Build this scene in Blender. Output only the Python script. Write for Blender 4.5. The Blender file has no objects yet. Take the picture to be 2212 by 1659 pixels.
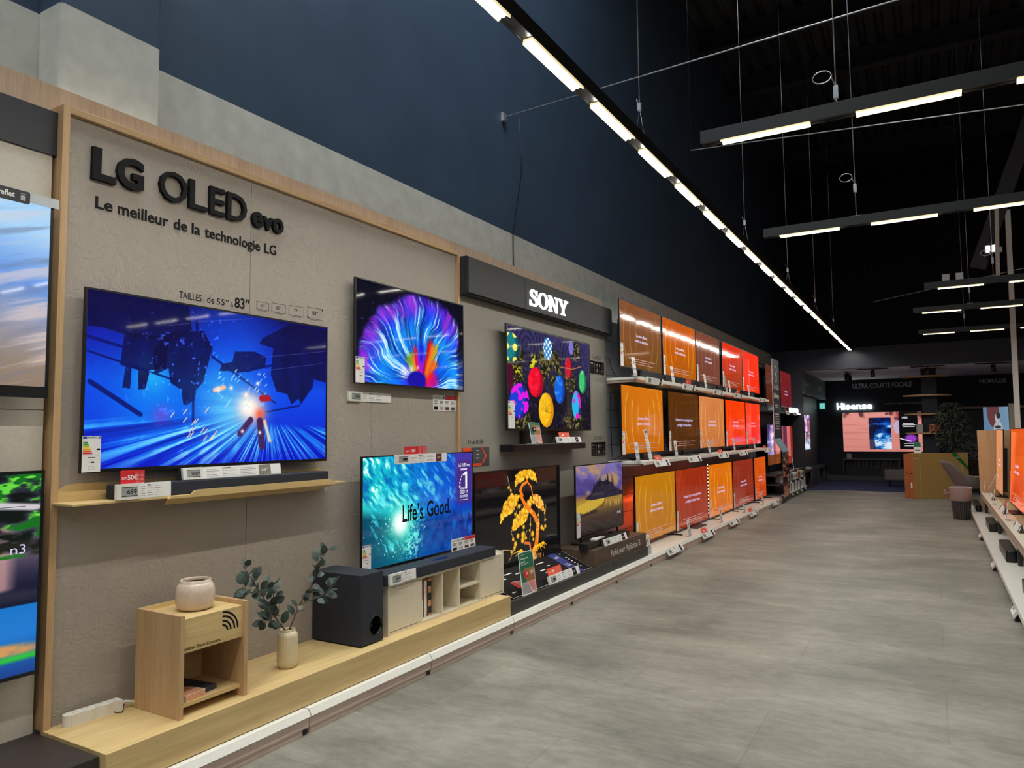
import bpy, math, random
import numpy as np
from mathutils import Vector, Matrix

scene = bpy.context.scene
COL = scene.collection
R90 = math.pi / 2

# ------------------------------------------------------------------ camera, world, exposure
F_PX, YAW, PITCH, ROLL = 1561.77, 0.525783, 0.0690793, -0.00997586
cy_, sy_ = math.cos(YAW), math.sin(YAW)
cp_, sp_ = math.cos(PITCH), math.sin(PITCH)
fwd = Vector((-sy_ * cp_, cy_ * cp_, sp_))
right0 = Vector((cy_, sy_, 0))
up0 = right0.cross(fwd)
right = right0 * math.cos(ROLL) + up0 * math.sin(ROLL)
up = up0 * math.cos(ROLL) - right0 * math.sin(ROLL)
cam_data = bpy.data.cameras.new('camera')
cam_data.sensor_fit = 'HORIZONTAL'
cam_data.sensor_width = 36.0
cam_data.lens = F_PX / 2212 * 36.0
cam_data.clip_start, cam_data.clip_end = 0.05, 120
cam = bpy.data.objects.new('camera', cam_data)
COL.objects.link(cam)
cam.matrix_world = Matrix(((right.x, up.x, -fwd.x, 3.2), (right.y, up.y, -fwd.y, 0.0),
                           (right.z, up.z, -fwd.z, 1.45), (0, 0, 0, 1)))
scene.camera = cam

world = bpy.data.worlds.new('gap_sky')
scene.world = world
world.use_nodes = True
world.node_tree.nodes['Background'].inputs[0].default_value = (0.84, 0.90, 0.93, 1)
world.node_tree.nodes['Background'].inputs[1].default_value = 9.5  # bright sky that comes in through the added roof gap

scene.view_settings.view_transform = 'Standard'
scene.view_settings.look = 'None'
scene.view_settings.gamma = 1.0
scene.view_settings.use_curve_mapping = False
scene.view_settings.exposure = 0.0

LAMP = 175.0            # strength of the lit track tubes
random.seed(4)


# ------------------------------------------------------------------ materials
def lin(c):
    return tuple((v / 255 / 12.92) if v / 255 <= 0.04045 else ((v / 255 + 0.055) / 1.055) ** 2.4 for v in c)


def nodes_of(m):
    m.use_nodes = True
    nt = m.node_tree
    return nt, nt.nodes, nt.links, nt.nodes['Principled BSDF']


def coord(N, L, scale=(1, 1, 1), kind='Object'):
    tc = N.new('ShaderNodeTexCoord')
    mp = N.new('ShaderNodeMapping')
    mp.inputs['Scale'].default_value = scale
    L.new(tc.outputs[kind], mp.inputs[0])
    return mp.outputs[0]


def noise(N, L, vec, scale, detail=5, rough=0.55, dist=0.0):
    n = N.new('ShaderNodeTexNoise')
    n.inputs['Scale'].default_value = scale
    n.inputs['Detail'].default_value = detail
    n.inputs['Roughness'].default_value = rough
    n.inputs['Distortion'].default_value = dist
    L.new(vec, n.inputs['Vector'])
    return n.outputs[0]


def ramp(N, L, fac, stops):
    r = N.new('ShaderNodeValToRGB')
    el = r.color_ramp.elements
    while len(el) < len(stops):
        el.new(0.5)
    for e, (p, c) in zip(el, stops):
        e.position = p
        e.color = (*lin(c), 1)
    L.new(fac, r.inputs[0])
    return r.outputs[0]


def bump(N, L, b, height, strength, dist=0.01):
    bp = N.new('ShaderNodeBump')
    bp.inputs['Strength'].default_value = strength
    bp.inputs['Distance'].default_value = dist
    L.new(height, bp.inputs['Height'])
    L.new(bp.outputs[0], b.inputs['Normal'])


MATS = {}


def plain(name, rgb, rough=0.5, metal=0.0, emit=None, strength=1.0, spec=0.5, grain=0.06, gs=60):
    """A plain surface colour with a little procedural mottling."""
    if name in MATS:
        return MATS[name]
    m = bpy.data.materials.new(name)
    nt, N, L, b = nodes_of(m)
    b.inputs['Roughness'].default_value = rough
    b.inputs['Metallic'].default_value = metal
    b.inputs['Specular IOR Level'].default_value = spec
    lo = tuple(v * (1 - grain) for v in rgb)
    hi = tuple(min(255, v * (1 + grain)) for v in rgb)
    f = noise(N, L, coord(N, L), gs, 3)
    L.new(ramp(N, L, f, [(0.3, lo), (0.7, hi)]), b.inputs['Base Color'])
    if emit:
        b.inputs['Emission Color'].default_value = (*lin(emit), 1)
        b.inputs['Emission Strength'].default_value = strength
    MATS[name] = m
    return m


def wood(name, dark, light, axis='y', rough=0.45, scale=9.0, var=1.0):
    m = bpy.data.materials.new(name)
    nt, N, L, b = nodes_of(m)
    s = {'x': (0.06, 1, 1), 'y': (1, 0.06, 1), 'z': (1, 1, 0.06)}[axis]
    v = coord(N, L, s)
    f = noise(N, L, v, scale * 5, 6, 0.65, 0.4)
    g = noise(N, L, v, scale, 3, 0.5, 0.8)
    mx = N.new('ShaderNodeMath')
    mx.operation = 'MULTIPLY_ADD'
    mx.inputs[1].default_value = 0.6
    L.new(f, mx.inputs[0])
    sc = N.new('ShaderNodeMath')
    sc.operation = 'MULTIPLY'
    sc.inputs[1].default_value = 0.4
    L.new(g, sc.inputs[0])
    L.new(sc.outputs[0], mx.inputs[2])
    L.new(ramp(N, L, mx.outputs[0], [(0.32, dark), (0.68, light)]), b.inputs['Base Color'])
    b.inputs['Roughness'].default_value = rough
    bump(N, L, b, f, 0.15, 0.002)
    return m


def stone(name, c0, c1, c2, scale=20, bumpk=0.6, rough=0.6):
    m = bpy.data.materials.new(name)
    nt, N, L, b = nodes_of(m)
    v = coord(N, L, (1, 1, 1))
    mp = N.new('ShaderNodeMapping')
    mp.inputs['Rotation'].default_value = (0.6, 0, 0)
    mp.inputs['Scale'].default_value = (1, 1.9, 0.8)
    L.new(v, mp.inputs[0])
    f = noise(N, L, mp.outputs[0], scale, 8, 0.68, 1.6)
    g = noise(N, L, v, scale * 0.18, 4, 0.6, 0.5)
    mx = N.new('ShaderNodeMath')
    mx.operation = 'MULTIPLY_ADD'
    mx.inputs[1].default_value = 9.5
    L.new(f, mx.inputs[0])
    sc = N.new('ShaderNodeMath')
    sc.operation = 'MULTIPLY'
    sc.inputs[1].default_value = 0.45
    L.new(g, sc.inputs[0])
    L.new(sc.outputs[0], mx.inputs[2])
    L.new(ramp(N, L, mx.outputs[0], [(0.41, c0), (0.5, c1), (0.59, c2)]), b.inputs['Base Color'])
    b.inputs['Roughness'].default_value = rough
    bump(N, L, b, f, bumpk, 0.02)
    return m


def floor_mat():
    m = bpy.data.materials.new('vinyl_concrete_floor')
    nt, N, L, b = nodes_of(m)
    v = coord(N, L, (1, 1, 1))
    f = noise(N, L, coord(N, L, (0.55, 1.5, 1)), 1.9, 9, 0.66, 0.7)
    g = noise(N, L, v, 1.1, 4, 0.55, 0.4)
    h = noise(N, L, coord(N, L, (1, 2.2, 1)), 9, 7, 0.7, 0.6)
    a1 = N.new('ShaderNodeMath'); a1.operation = 'MULTIPLY_ADD'; a1.inputs[1].default_value = 0.42
    a2 = N.new('ShaderNodeMath'); a2.operation = 'MULTIPLY_ADD'; a2.inputs[1].default_value = 0.33
    a3 = N.new('ShaderNodeMath'); a3.operation = 'MULTIPLY'; a3.inputs[1].default_value = 0.25
    L.new(h, a3.inputs[0])
    L.new(g, a2.inputs[0]); L.new(a3.outputs[0], a2.inputs[2])
    L.new(f, a1.inputs[0]); L.new(a2.outputs[0], a1.inputs[2])
    c = ramp(N, L, a1.outputs[0], [(0.34, (90, 88, 81)), (0.5, (132, 128, 117)), (0.66, (168, 162, 149))])
    # tile joints
    br = N.new('ShaderNodeTexBrick')
    br.inputs['Scale'].default_value = 1.0
    br.inputs['Brick Width'].default_value = 1.6
    br.inputs['Row Height'].default_value = 0.8
    br.inputs['Mortar Size'].default_value = 0.0022
    br.inputs['Color1'].default_value = (1, 1, 1, 1)
    br.inputs['Color2'].default_value = (0.86, 0.86, 0.86, 1)
    br.inputs['Mortar'].default_value = (0.7, 0.7, 0.7, 1)
    L.new(v, br.inputs['Vector'])
    mul = N.new('ShaderNodeMix'); mul.data_type = 'RGBA'; mul.blend_type = 'MULTIPLY'
    mul.inputs[0].default_value = 1.0
    L.new(c, mul.inputs[6]); L.new(br.outputs[0], mul.inputs[7])
    L.new(mul.outputs[2], b.inputs['Base Color'])
    rr = N.new('ShaderNodeMapRange')
    rr.inputs['To Min'].default_value = 0.42; rr.inputs['To Max'].default_value = 0.62
    L.new(f, rr.inputs[0]); L.new(rr.outputs[0], b.inputs['Roughness'])
    b.inputs['Specular IOR Level'].default_value = 0.35
    bump(N, L, b, h, 0.08, 0.004)
    return m


def image_mat(name, img, strength=1.0, rough=0.04, spec=0.28, fuzz=0.0):
    m = bpy.data.materials.new(name)
    nt, N, L, b = nodes_of(m)
    b.inputs['Base Color'].default_value = (0.006, 0.006, 0.007, 1)
    t = N.new('ShaderNodeTexImage')
    t.image = img
    t.extension = 'EXTEND'
    L.new(t.outputs[0], b.inputs['Emission Color'])
    b.inputs['Emission Strength'].default_value = strength
    b.inputs['Roughness'].default_value = rough
    b.inputs['Specular IOR Level'].default_value = spec
    if fuzz:      # thin panels bend a little, so lamps reflect as wavy lines
        w = noise(N, L, coord(N, L), 2.6, 2, 0.4, 0.6)
        bump(N, L, b, w, 0.30, fuzz)
    return m


def print_mat(name, img, rough=0.35):
    m = bpy.data.materials.new(name)
    nt, N, L, b = nodes_of(m)
    t = N.new('ShaderNodeTexImage')
    t.image = img
    L.new(t.outputs[0], b.inputs['Base Color'])
    b.inputs['Roughness'].default_value = rough
    return m


M = dict(
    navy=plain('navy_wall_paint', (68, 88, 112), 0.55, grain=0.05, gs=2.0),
    grey=plain('warm_grey_concrete', (224, 224, 214), 0.75, grain=0.04, gs=9),
    dark=plain('black_steel_deck', (44, 48, 51), 0.6, grain=0.1, gs=3),
    oak_y=wood('light_oak_long', (190, 160, 106), (222, 194, 138), 'x'),
    oak_z=wood('light_oak_upright', (176, 140, 98), (206, 172, 128), 'z', scale=14),
    oak_x=wood('light_oak_cross', (160, 124, 76), (206, 172, 118), 'x'),
    oak_frame=wood('light_oak_rail', (176, 140, 98), (206, 172, 128), 'x', scale=14),
    oak_isle=wood('light_oak_table', (166, 130, 84), (204, 172, 122), 'y'),
    beech_z=wood('pale_beech_band', (178, 148, 122), (212, 184, 156), 'z', scale=16),
    walnut=wood('brown_walnut', (66, 50, 40), (100, 79, 63), 'x', 0.5, scale=12),
    ebony=wood('near_black_wood', (38, 30, 30), (52, 43, 41), 'x', 0.5),
    lgstone=stone('beige_riven_stone', (98, 87, 78), (138, 127, 116), (174, 164, 152)),
    sonystone=stone('grey_cement_board', (100, 96, 89), (130, 125, 116), (150, 145, 136), 9, 0.25),
    floor=floor_mat(),
    carpet=plain('blue_carpet', (44, 52, 92), 0.95, grain=0.15, gs=220),
    cream=plain('cream_panel', (206, 198, 184), 0.6, grain=0.02),
    beige_edge=plain('beige_panel_edge', (168, 148, 132), 0.6),
    white=plain('white_steel', (226, 223, 212), 0.4, grain=0.015),
    offwhite=plain('cream_lacquer', (222, 212, 188), 0.5, grain=0.02),
    kick=plain('putty_kick_plate', (214, 192, 178), 0.45, grain=0.03),
    black=plain('satin_black_plastic', (13, 13, 15), 0.35, grain=0.1),
    glossblack=plain('gloss_black', (6, 6, 8), 0.12, grain=0.1),
    ink=plain('black_ink', (9, 9, 13), 0.6, spec=0.2),
    fabric=plain('navy_black_fabric', (30, 34, 44), 0.8, grain=0.25, gs=500),
    fascia=plain('charcoal_fascia', (28, 31, 33), 0.55, grain=0.03),
    fascia_navy=plain('dark_navy_fascia', (26, 29, 38), 0.5, grain=0.03),
    plinthdark=plain('charcoal_laminate', (50, 49, 46), 0.5, grain=0.05),
    backboard=plain('grey_steel_back', (128, 132, 136), 0.38, grain=0.03, gs=3),
    groove=plain('dark_groove', (24, 24, 26), 0.7),
    fixture=plain('black_track', (30, 30, 28), 0.45),
    lamp=plain('lit_tube', (250, 240, 215), 0.4, emit=(255, 252, 244), strength=LAMP),
    rowlamp=plain('lit_row_tube', (250, 246, 232), 0.4, emit=(255, 252, 246), strength=LAMP * 0.42),
    lamplens=plain('lit_reflector_wing', (250, 240, 210), 0.4, emit=(255, 234, 176), strength=0.8),
    cable=plain('steel_cable', (190, 192, 196), 0.35, 0.6),
    flex=plain('black_flex', (14, 14, 15), 0.5),
    steel=plain('brushed_steel', (180, 178, 172), 0.3, 0.9),
    paper=plain('white_paper', (238, 236, 232), 0.6, grain=0.01),
    greyprint=plain('grey_print', (120, 120, 122), 0.7),
    lightprint=plain('pale_grey_print', (176, 174, 172), 0.7),
    red=plain('red_print', (206, 30, 40), 0.5, grain=0.02),
    orange=plain('orange_red_print', (240, 78, 40), 0.5, grain=0.02),
    pinkprint=plain('pale_red_print', (236, 150, 148), 0.6),
    green=plain('green_print', (14, 104, 76), 0.45, grain=0.02),
    gold=plain('bronze_print', (152, 108, 58), 0.5),
    taupe=plain('taupe_print', (128, 124, 112), 0.6),
    maroon=plain('maroon_print', (84, 26, 40), 0.6),
    eblue=plain('flag_blue', (20, 62, 140), 0.5),
    e1=plain('energy_green', (22, 140, 66), 0.5), e2=plain('energy_mid_green', (60, 160, 70), 0.5),
    e3=plain('energy_lime', (176, 200, 40), 0.5), e4=plain('energy_yellow', (250, 224, 20), 0.5),
    e5=plain('energy_amber', (246, 168, 30), 0.5), e6=plain('energy_orange', (232, 92, 40), 0.5),
    e7=plain('energy_red', (214, 26, 40), 0.5),
    epaper=plain('epaper_grey', (150, 154, 152), 0.45, grain=0.02),
    acrylic=plain('clear_grey_acrylic', (198, 202, 204), 0.15, grain=0.02),
    whitelit=plain('lit_white_letters', (255, 255, 255), 0.4, emit=(255, 255, 255), strength=2.2),
    mintlit=plain('lit_mint_letters', (240, 255, 248), 0.4, emit=(236, 255, 246), strength=5.0),
    scrtext=plain('screen_lilac_text', (30, 30, 34), 0.3, emit=(206, 196, 236), strength=1.0),
    scrtextdim=plain('screen_pale_text', (30, 30, 34), 0.3, emit=(214, 168, 158), strength=0.6),
    scrwhite=plain('screen_white_text', (30, 30, 34), 0.3, emit=(240, 240, 250), strength=1.0),
    dimletters=plain('grey_wall_letters', (196, 196, 202), 0.6),
    ceramic=plain('beige_glaze', (206, 186, 166), 0.14, grain=0.03, gs=60),
    ceramic_in=plain('dark_glaze_inside', (120, 100, 84), 0.35),
    vase=plain('ivory_stoneware', (214, 200, 166), 0.32, grain=0.03),
    leaf=plain('eucalyptus_leaf', (50, 66, 58), 0.5, grain=0.25, gs=30),
    stem=plain('brown_twig', (74, 54, 46), 0.7),
    card=plain('kraft_card', (164, 128, 70), 0.85, grain=0.06, gs=200),
    carddark=plain('orange_kraft_card', (170, 96, 48), 0.85, grain=0.05, gs=200),
    tape=plain('green_tape', (22, 104, 40), 0.4),
    cardline=plain('pale_card_seam', (206, 180, 124), 0.8),
    greyfab=plain('grey_wool', (104, 94, 92), 0.9, grain=0.15, gs=300),
    mesh=plain('black_wire_mesh', (34, 30, 32), 0.6),
    bag=plain('translucent_bin_bag', (146, 124, 120), 0.35),
    ceilwhite=plain('white_ceiling_board', (226, 226, 230), 0.8, grain=0.02),
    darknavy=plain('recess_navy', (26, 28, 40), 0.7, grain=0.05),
    teal=plain('slate_teal', (66, 84, 92), 0.5),
    slate=plain('slate_grey', (70, 70, 74), 0.6),
    rust=plain('rust_orange_print', (190, 84, 34), 0.5),
    peach=plain('peach_print', (222, 160, 124), 0.5),
    bluegrey=plain('blue_grey_shelf', (120, 146, 158), 0.45),
    brownsteel=plain('brown_steel', (44, 36, 40), 0.7),
)


# ------------------------------------------------------------------ mesh builder
_text_cache = {}


def text_shape(s, bold):
    key = (s, round(bold, 4))
    if key not in _text_cache:
        cu = bpy.data.curves.new('t', 'FONT')
        cu.body = s
        cu.size = 1.0
        cu.offset = bold
        cu.resolution_u = 3
        ob = bpy.data.objects.new('t', cu)
        me = ob.to_mesh()
        vs = [(v.co.x, v.co.y) for v in me.vertices]
        fs = [tuple(p.vertices) for p in me.polygons]
        fs = [f if sum(vs[f[i]][0] * vs[f[(i + 1) % len(f)]][1] - vs[f[(i + 1) % len(f)]][0] * vs[f[i]][1]
                       for i in range(len(f))) > 0 else f[::-1] for f in fs]
        ob.to_mesh_clear()
        bpy.data.objects.remove(ob)
        bpy.data.curves.remove(cu)
        xs = [v[0] for v in vs] or [0, 1]
        ys = [v[1] for v in vs] or [0, 1]
        _text_cache[key] = (vs, fs, min(xs), max(xs), min(ys), max(ys))
    return _text_cache[key]


class MB:
    """Collects polygons; local frame: x right, z up, -y towards the viewer."""

    def __init__(self):
        self.v, self.f, self.mi, self.sm, self.uv, self.mats = [], [], [], [], {}, []

    def mid(self, m):
        if isinstance(m, str):
            m = M[m]
        if m not in self.mats:
            self.mats.append(m)
        return self.mats.index(m)

    def add(self, vs, fs, m, smooth=False, uv=None):
        o = len(self.v)
        self.v += [tuple(p) for p in vs]
        k = self.mid(m)
        for i, f in enumerate(fs):
            if uv:
                self.uv[len(self.f)] = uv[i]
            self.f.append(tuple(o + a for a in f))
            self.mi.append(k)
            self.sm.append(smooth)
        return self

    def box(self, x0, y0, z0, x1, y1, z1, m):
        x0, x1 = sorted((x0, x1)); y0, y1 = sorted((y0, y1)); z0, z1 = sorted((z0, z1))
        vs = [(x0, y0, z0), (x1, y0, z0), (x1, y1, z0), (x0, y1, z0), (x0, y0, z1), (x1, y0, z1), (x1, y1, z1), (x0, y1, z1)]
        return self.add(vs, [(0, 3, 2, 1), (4, 5, 6, 7), (0, 1, 5, 4), (1, 2, 6, 5), (2, 3, 7, 6), (3, 0, 4, 7)], m)

    def rbox(self, x0, y0, z0, x1, y1, z1, m, r=0.01, axis='z', n=4):
        """Box with the four edges along one axis rounded."""
        def rr(a0, b0, a1, b1):
            pts = []
            for cx, cz, st in ((a1 - r, b0 + r, -90), (a1 - r, b1 - r, 0), (a0 + r, b1 - r, 90), (a0 + r, b0 + r, 180)):
                for i in range(n + 1):
                    t = math.radians(st + 90 * i / n)
                    pts.append((cx + r * math.cos(t), cz + r * math.sin(t)))
            return pts
        if axis == 'z':
            p = rr(x0, y0, x1, y1); lo = [(a, b, z0) for a, b in p]; hi = [(a, b, z1) for a, b in p]
        elif axis == 'y':
            p = rr(x0, z0, x1, z1); lo = [(a, y1, b) for a, b in p]; hi = [(a, y0, b) for a, b in p]
        else:
            p = rr(y0, z0, y1, z1); lo = [(x0, a, b) for a, b in p]; hi = [(x1, a, b) for a, b in p]
        k = len(p)
        fs = [tuple(range(k))[::-1], tuple(range(k, 2 * k))] + [(i, (i + 1) % k, k + (i + 1) % k, k + i) for i in range(k)]
        return self.add(lo + hi, fs, m)

    def rect(self, x0, z0, x1, z1, y, m, uv=False):
        vs = [(x0, y, z0), (x1, y, z0), (x1, y, z1), (x0, y, z1)]
        return self.add(vs, [(0, 1, 2, 3)], m, uv=[[(0, 0), (1, 0), (1, 1), (0, 1)]] if uv else None)

    def poly(self, pts, y, m):
        return self.add([(a, y, b) for a, b in pts], [tuple(range(len(pts)))], m)

    def extrude(self, pts, y0, y1, m):
        """pts counter-clockwise as seen from -y; y0 is the front."""
        k = len(pts)
        vs = [(a, y0, b) for a, b in pts] + [(a, y1, b) for a, b in pts]
        fs = [tuple(range(k)), tuple(range(k, 2 * k))[::-1]] + [((i + 1) % k, i, k + i, k + (i + 1) % k) for i in range(k)]
        return self.add(vs, fs, m)

    def text(self, s, x, z, size, y, m, align='l', sx=1.0, bold=0.0, depth=0.0, width=None, slant=0.0):
        """Flat or raised lettering; size is the font size, width fits the string to a length."""
        vs, fs, a0, a1, b0, b1 = text_shape(s, bold)
        if width:
            sx = width / ((a1 - a0) * size)
        w = (a1 - a0) * size * sx
        ox = x - (0 if align == 'l' else w / 2 if align == 'c' else w)
        P = [(ox + (p[0] - a0) * size * sx + slant * p[1] * size, z + p[1] * size) for p in vs]
        if not depth:
            return self.add([(a, y, b) for a, b in P], fs, m)
        n = len(P)
        V = [(a, y - depth, b) for a, b in P] + [(a, y, b) for a, b in P]
        F = list(fs)
        edges = {}
        for f in fs:
            for i in range(len(f)):
                e = (f[i], f[(i + 1) % len(f)])
                edges[e] = edges.get(e, 0) + 1
        for (a, b) in list(edges):
            if (b, a) not in edges:
                F.append((b, a, a + n, b + n))
        return self.add(V, F, m)

    def tube(self, pts, r, m, n=8, closed=False, cap=True):
        pts = [Vector(p) for p in pts]
        rs = r if isinstance(r, (list, tuple)) else [r] * len(pts)
        rings, prev = [], None
        for i, p in enumerate(pts):
            a = pts[i - 1] if i else (pts[-1] if closed else p)
            b = pts[i + 1] if i < len(pts) - 1 else (pts[0] if closed else p)
            d = (b - a).normalized()
            if prev is None:
                ref = Vector((0, 0, 1)) if abs(d.z) < 0.9 else Vector((1, 0, 0))
                u = d.cross(ref).normalized()
            else:
                u = (prev - d * prev.dot(d)).normalized()
            prev = u
            w = d.cross(u)
            rings.append([p + (u * math.cos(2 * math.pi * k / n) + w * math.sin(2 * math.pi * k / n)) * rs[i] for k in range(n)])
        vs = [q for ring in rings for q in ring]
        fs = []
        m_ = len(rings)
        for i in range(m_ if closed else m_ - 1):
            for k in range(n):
                a, b = i * n + k, i * n + (k + 1) % n
                c, d = ((i + 1) % m_) * n + (k + 1) % n, ((i + 1) % m_) * n + k
                fs.append((a, b, c, d))
        if cap and not closed:
            fs += [tuple(range(n))[::-1], tuple((m_ - 1) * n + k for k in range(n))]
        return self.add(vs, fs, m, True)

    def lathe(self, prof, m, c=(0, 0, 0), n=32, rib=0, ribd=0.0, ribz=None):
        vs, fs = [], []
        for r, z in prof:
            for k in range(n):
                t = 2 * math.pi * k / n
                q = r
                if rib and r > 0 and ribz and ribz[0] <= z <= ribz[1]:
                    q = r - ribd * (0.5 - 0.5 * math.cos(rib * t))
                vs.append((c[0] + q * math.cos(t), c[1] + q * math.sin(t), c[2] + z))
        for i in range(len(prof) - 1):
            for k in range(n):
                fs.append((i * n + k, i * n + (k + 1) % n, (i + 1) * n + (k + 1) % n, (i + 1) * n + k))
        return self.add(vs, fs, m, True)

    def build(self, name, parent=None, loc=(0, 0, 0), rot=(0, 0, 0), bevel=0.0, seg=2):
        me = bpy.data.meshes.new(name)
        me.from_pydata(self.v, [], self.f)
        for m in self.mats:
            me.materials.append(m)
        me.polygons.foreach_set('material_index', self.mi)
        me.polygons.foreach_set('use_smooth', self.sm)
        if self.uv:
            lay = me.uv_layers.new(name='UVMap')
            for fi, uvs in self.uv.items():
                p = me.polygons[fi]
                for li, c in zip(p.loop_indices, uvs):
                    lay.data[li].uv = c
        me.update()
        o = bpy.data.objects.new(name, me)
        COL.objects.link(o)
        o.location, o.rotation_euler = loc, rot
        if parent:
            o.parent = parent
        if bevel:
            b = o.modifiers.new('bevel', 'BEVEL')
            b.width, b.segments, b.limit_method = bevel, seg, 'ANGLE'
        return o


def tag(o, label=None, cat=None, group=None, kind=None):
    if label: o['label'] = label
    if cat: o['category'] = cat
    if group: o['group'] = group
    if kind: o['kind'] = kind
    return o


def thing(name, label, cat, loc=(0, 0, 0), rot=(0, 0, 0), group=None):
    o = bpy.data.objects.new(name, None)
    COL.objects.link(o)
    o.location, o.rotation_euler = loc, rot
    o.empty_display_size = 0.05
    return tag(o, label, cat, group)


def copy_tree(o, parent=None):
    c = o.copy()
    COL.objects.link(c)
    c.parent = parent
    for ch in list(o.children):
        copy_tree(ch, c)
    return c


WALL = (0, 0, R90)      # things on the left wall face +x, their right is +y
ISLE = (0, 0, -R90)     # things on the island face -x
# ------------------------------------------------------------------ pictures shown on the screens, painted as arrays
def homog(q):
    """Pixel quad (tl, tr, br, bl) -> unit square (u right, v up)."""
    A, b = [], []
    for (x, y), (u, v) in zip(q, ((0, 1), (1, 1), (1, 0), (0, 0))):
        A.append([x, y, 1, 0, 0, 0, -u * x, -u * y]); b.append(u)
        A.append([0, 0, 0, x, y, 1, -v * x, -v * y]); b.append(v)
    h = np.append(np.linalg.solve(np.array(A, float), np.array(b, float)), 1).reshape(3, 3)

    def f(x, y):
        p = h @ np.array([x, y, 1.0])
        return p[0] / p[2], p[1] / p[2]
    return f


class Art:
    def __init__(s, w, h, base=(0, 0, 0)):
        s.w, s.h, s.asp = w, h, w / h
        s.U, s.V = np.meshgrid((np.arange(w) + .5) / w, (np.arange(h) + .5) / h)
        s.a = np.zeros((h, w, 3)) + np.array(base, float)

    def noise(s, fx, fy, seed, octs=4, X=None, Y=None, gain=.5):
        X = s.U if X is None else X
        Y = s.V if Y is None else Y
        out, amp, tot = np.zeros(X.shape), 1.0, 0.0
        for o in range(octs):
            g = np.random.RandomState(seed + o * 17).rand(64, 64)
            x, y = X * fx * 2 ** o + 31.7, Y * fy * 2 ** o + 17.3
            xi, yi = np.floor(x).astype(int), np.floor(y).astype(int)
            xf, yf = x - xi, y - yi
            xf, yf = xf * xf * (3 - 2 * xf), yf * yf * (3 - 2 * yf)
            xi, yi = xi % 64, yi % 64
            x2, y2 = (xi + 1) % 64, (yi + 1) % 64
            out += amp * ((g[yi, xi] * (1 - xf) + g[yi, x2] * xf) * (1 - yf) + (g[y2, xi] * (1 - xf) + g[y2, x2] * xf) * yf)
            tot += amp
            amp *= gain
        return out / tot

    def mix(s, m, c):
        m = np.clip(m, 0, 1)[..., None]
        s.a = s.a * (1 - m) + np.array(c, float) * m

    def add(s, m, c):
        s.a = s.a + np.clip(m, 0, None)[..., None] * np.array(c, float)

    def ramp(s, t, stops):
        t = np.clip(t, 0, 1)
        ps = [p for p, _ in stops]
        return np.stack([np.interp(t, ps, [c[k] for _, c in stops]) for k in range(3)], -1)

    def grad(s, t, stops):
        s.a = s.ramp(t, stops)

    def ell(s, u, v, ru, rv, soft=.08, rot=0):
        du, dv = (s.U - u) * s.asp, s.V - v
        c, q = math.cos(rot), math.sin(rot)
        d = np.sqrt(((du * c + dv * q) / (ru * s.asp)) ** 2 + ((-du * q + dv * c) / rv) ** 2)
        return np.clip((1 - d) / soft + .5, 0, 1)

    def glow(s, u, v, r, p=2.0):
        d2 = ((s.U - u) * s.asp) ** 2 + (s.V - v) ** 2
        return np.exp(-(d2 / (r * r)) ** (p / 2))

    def seg(s, pts, r, soft=.002):
        """Coverage of a polyline of half width r (in picture heights)."""
        best = np.full(s.U.shape, 9.0)
        rr = r if isinstance(r, (list, tuple)) else [r] * len(pts)
        for i in range(len(pts) - 1):
            (ax, ay), (bx, by) = pts[i], pts[i + 1]
            ax, bx = ax * s.asp, bx * s.asp
            dx, dy = bx - ax, by - ay
            t = np.clip(((s.U * s.asp - ax) * dx + (s.V - ay) * dy) / (dx * dx + dy * dy + 1e-12), 0, 1)
            d = np.hypot(s.U * s.asp - ax - t * dx, s.V - ay - t * dy) - (rr[i] + (rr[i + 1] - rr[i]) * t)
            best = np.minimum(best, d)
        return np.clip(.5 - best / (2 * soft), 0, 1)

    def poly(s, pts):
        c = np.zeros(s.U.shape, bool)
        j = len(pts) - 1
        for i in range(len(pts)):
            (xi, yi), (xj, yj) = pts[i], pts[j]
            if yi != yj:
                c ^= ((yi > s.V) != (yj > s.V)) & (s.U < (xj - xi) * (s.V - yi) / (yj - yi) + xi)
            j = i
        return c.astype(float)

    def image(s, name):
        im = bpy.data.images.new(name, s.w, s.h)
        px = np.ones((s.h, s.w, 4), np.float32)
        px[..., :3] = np.clip(s.a / 255, 0, 1)
        im.pixels.foreach_set(px.ravel())
        im.update()
        im.pack()
        return im


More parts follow.
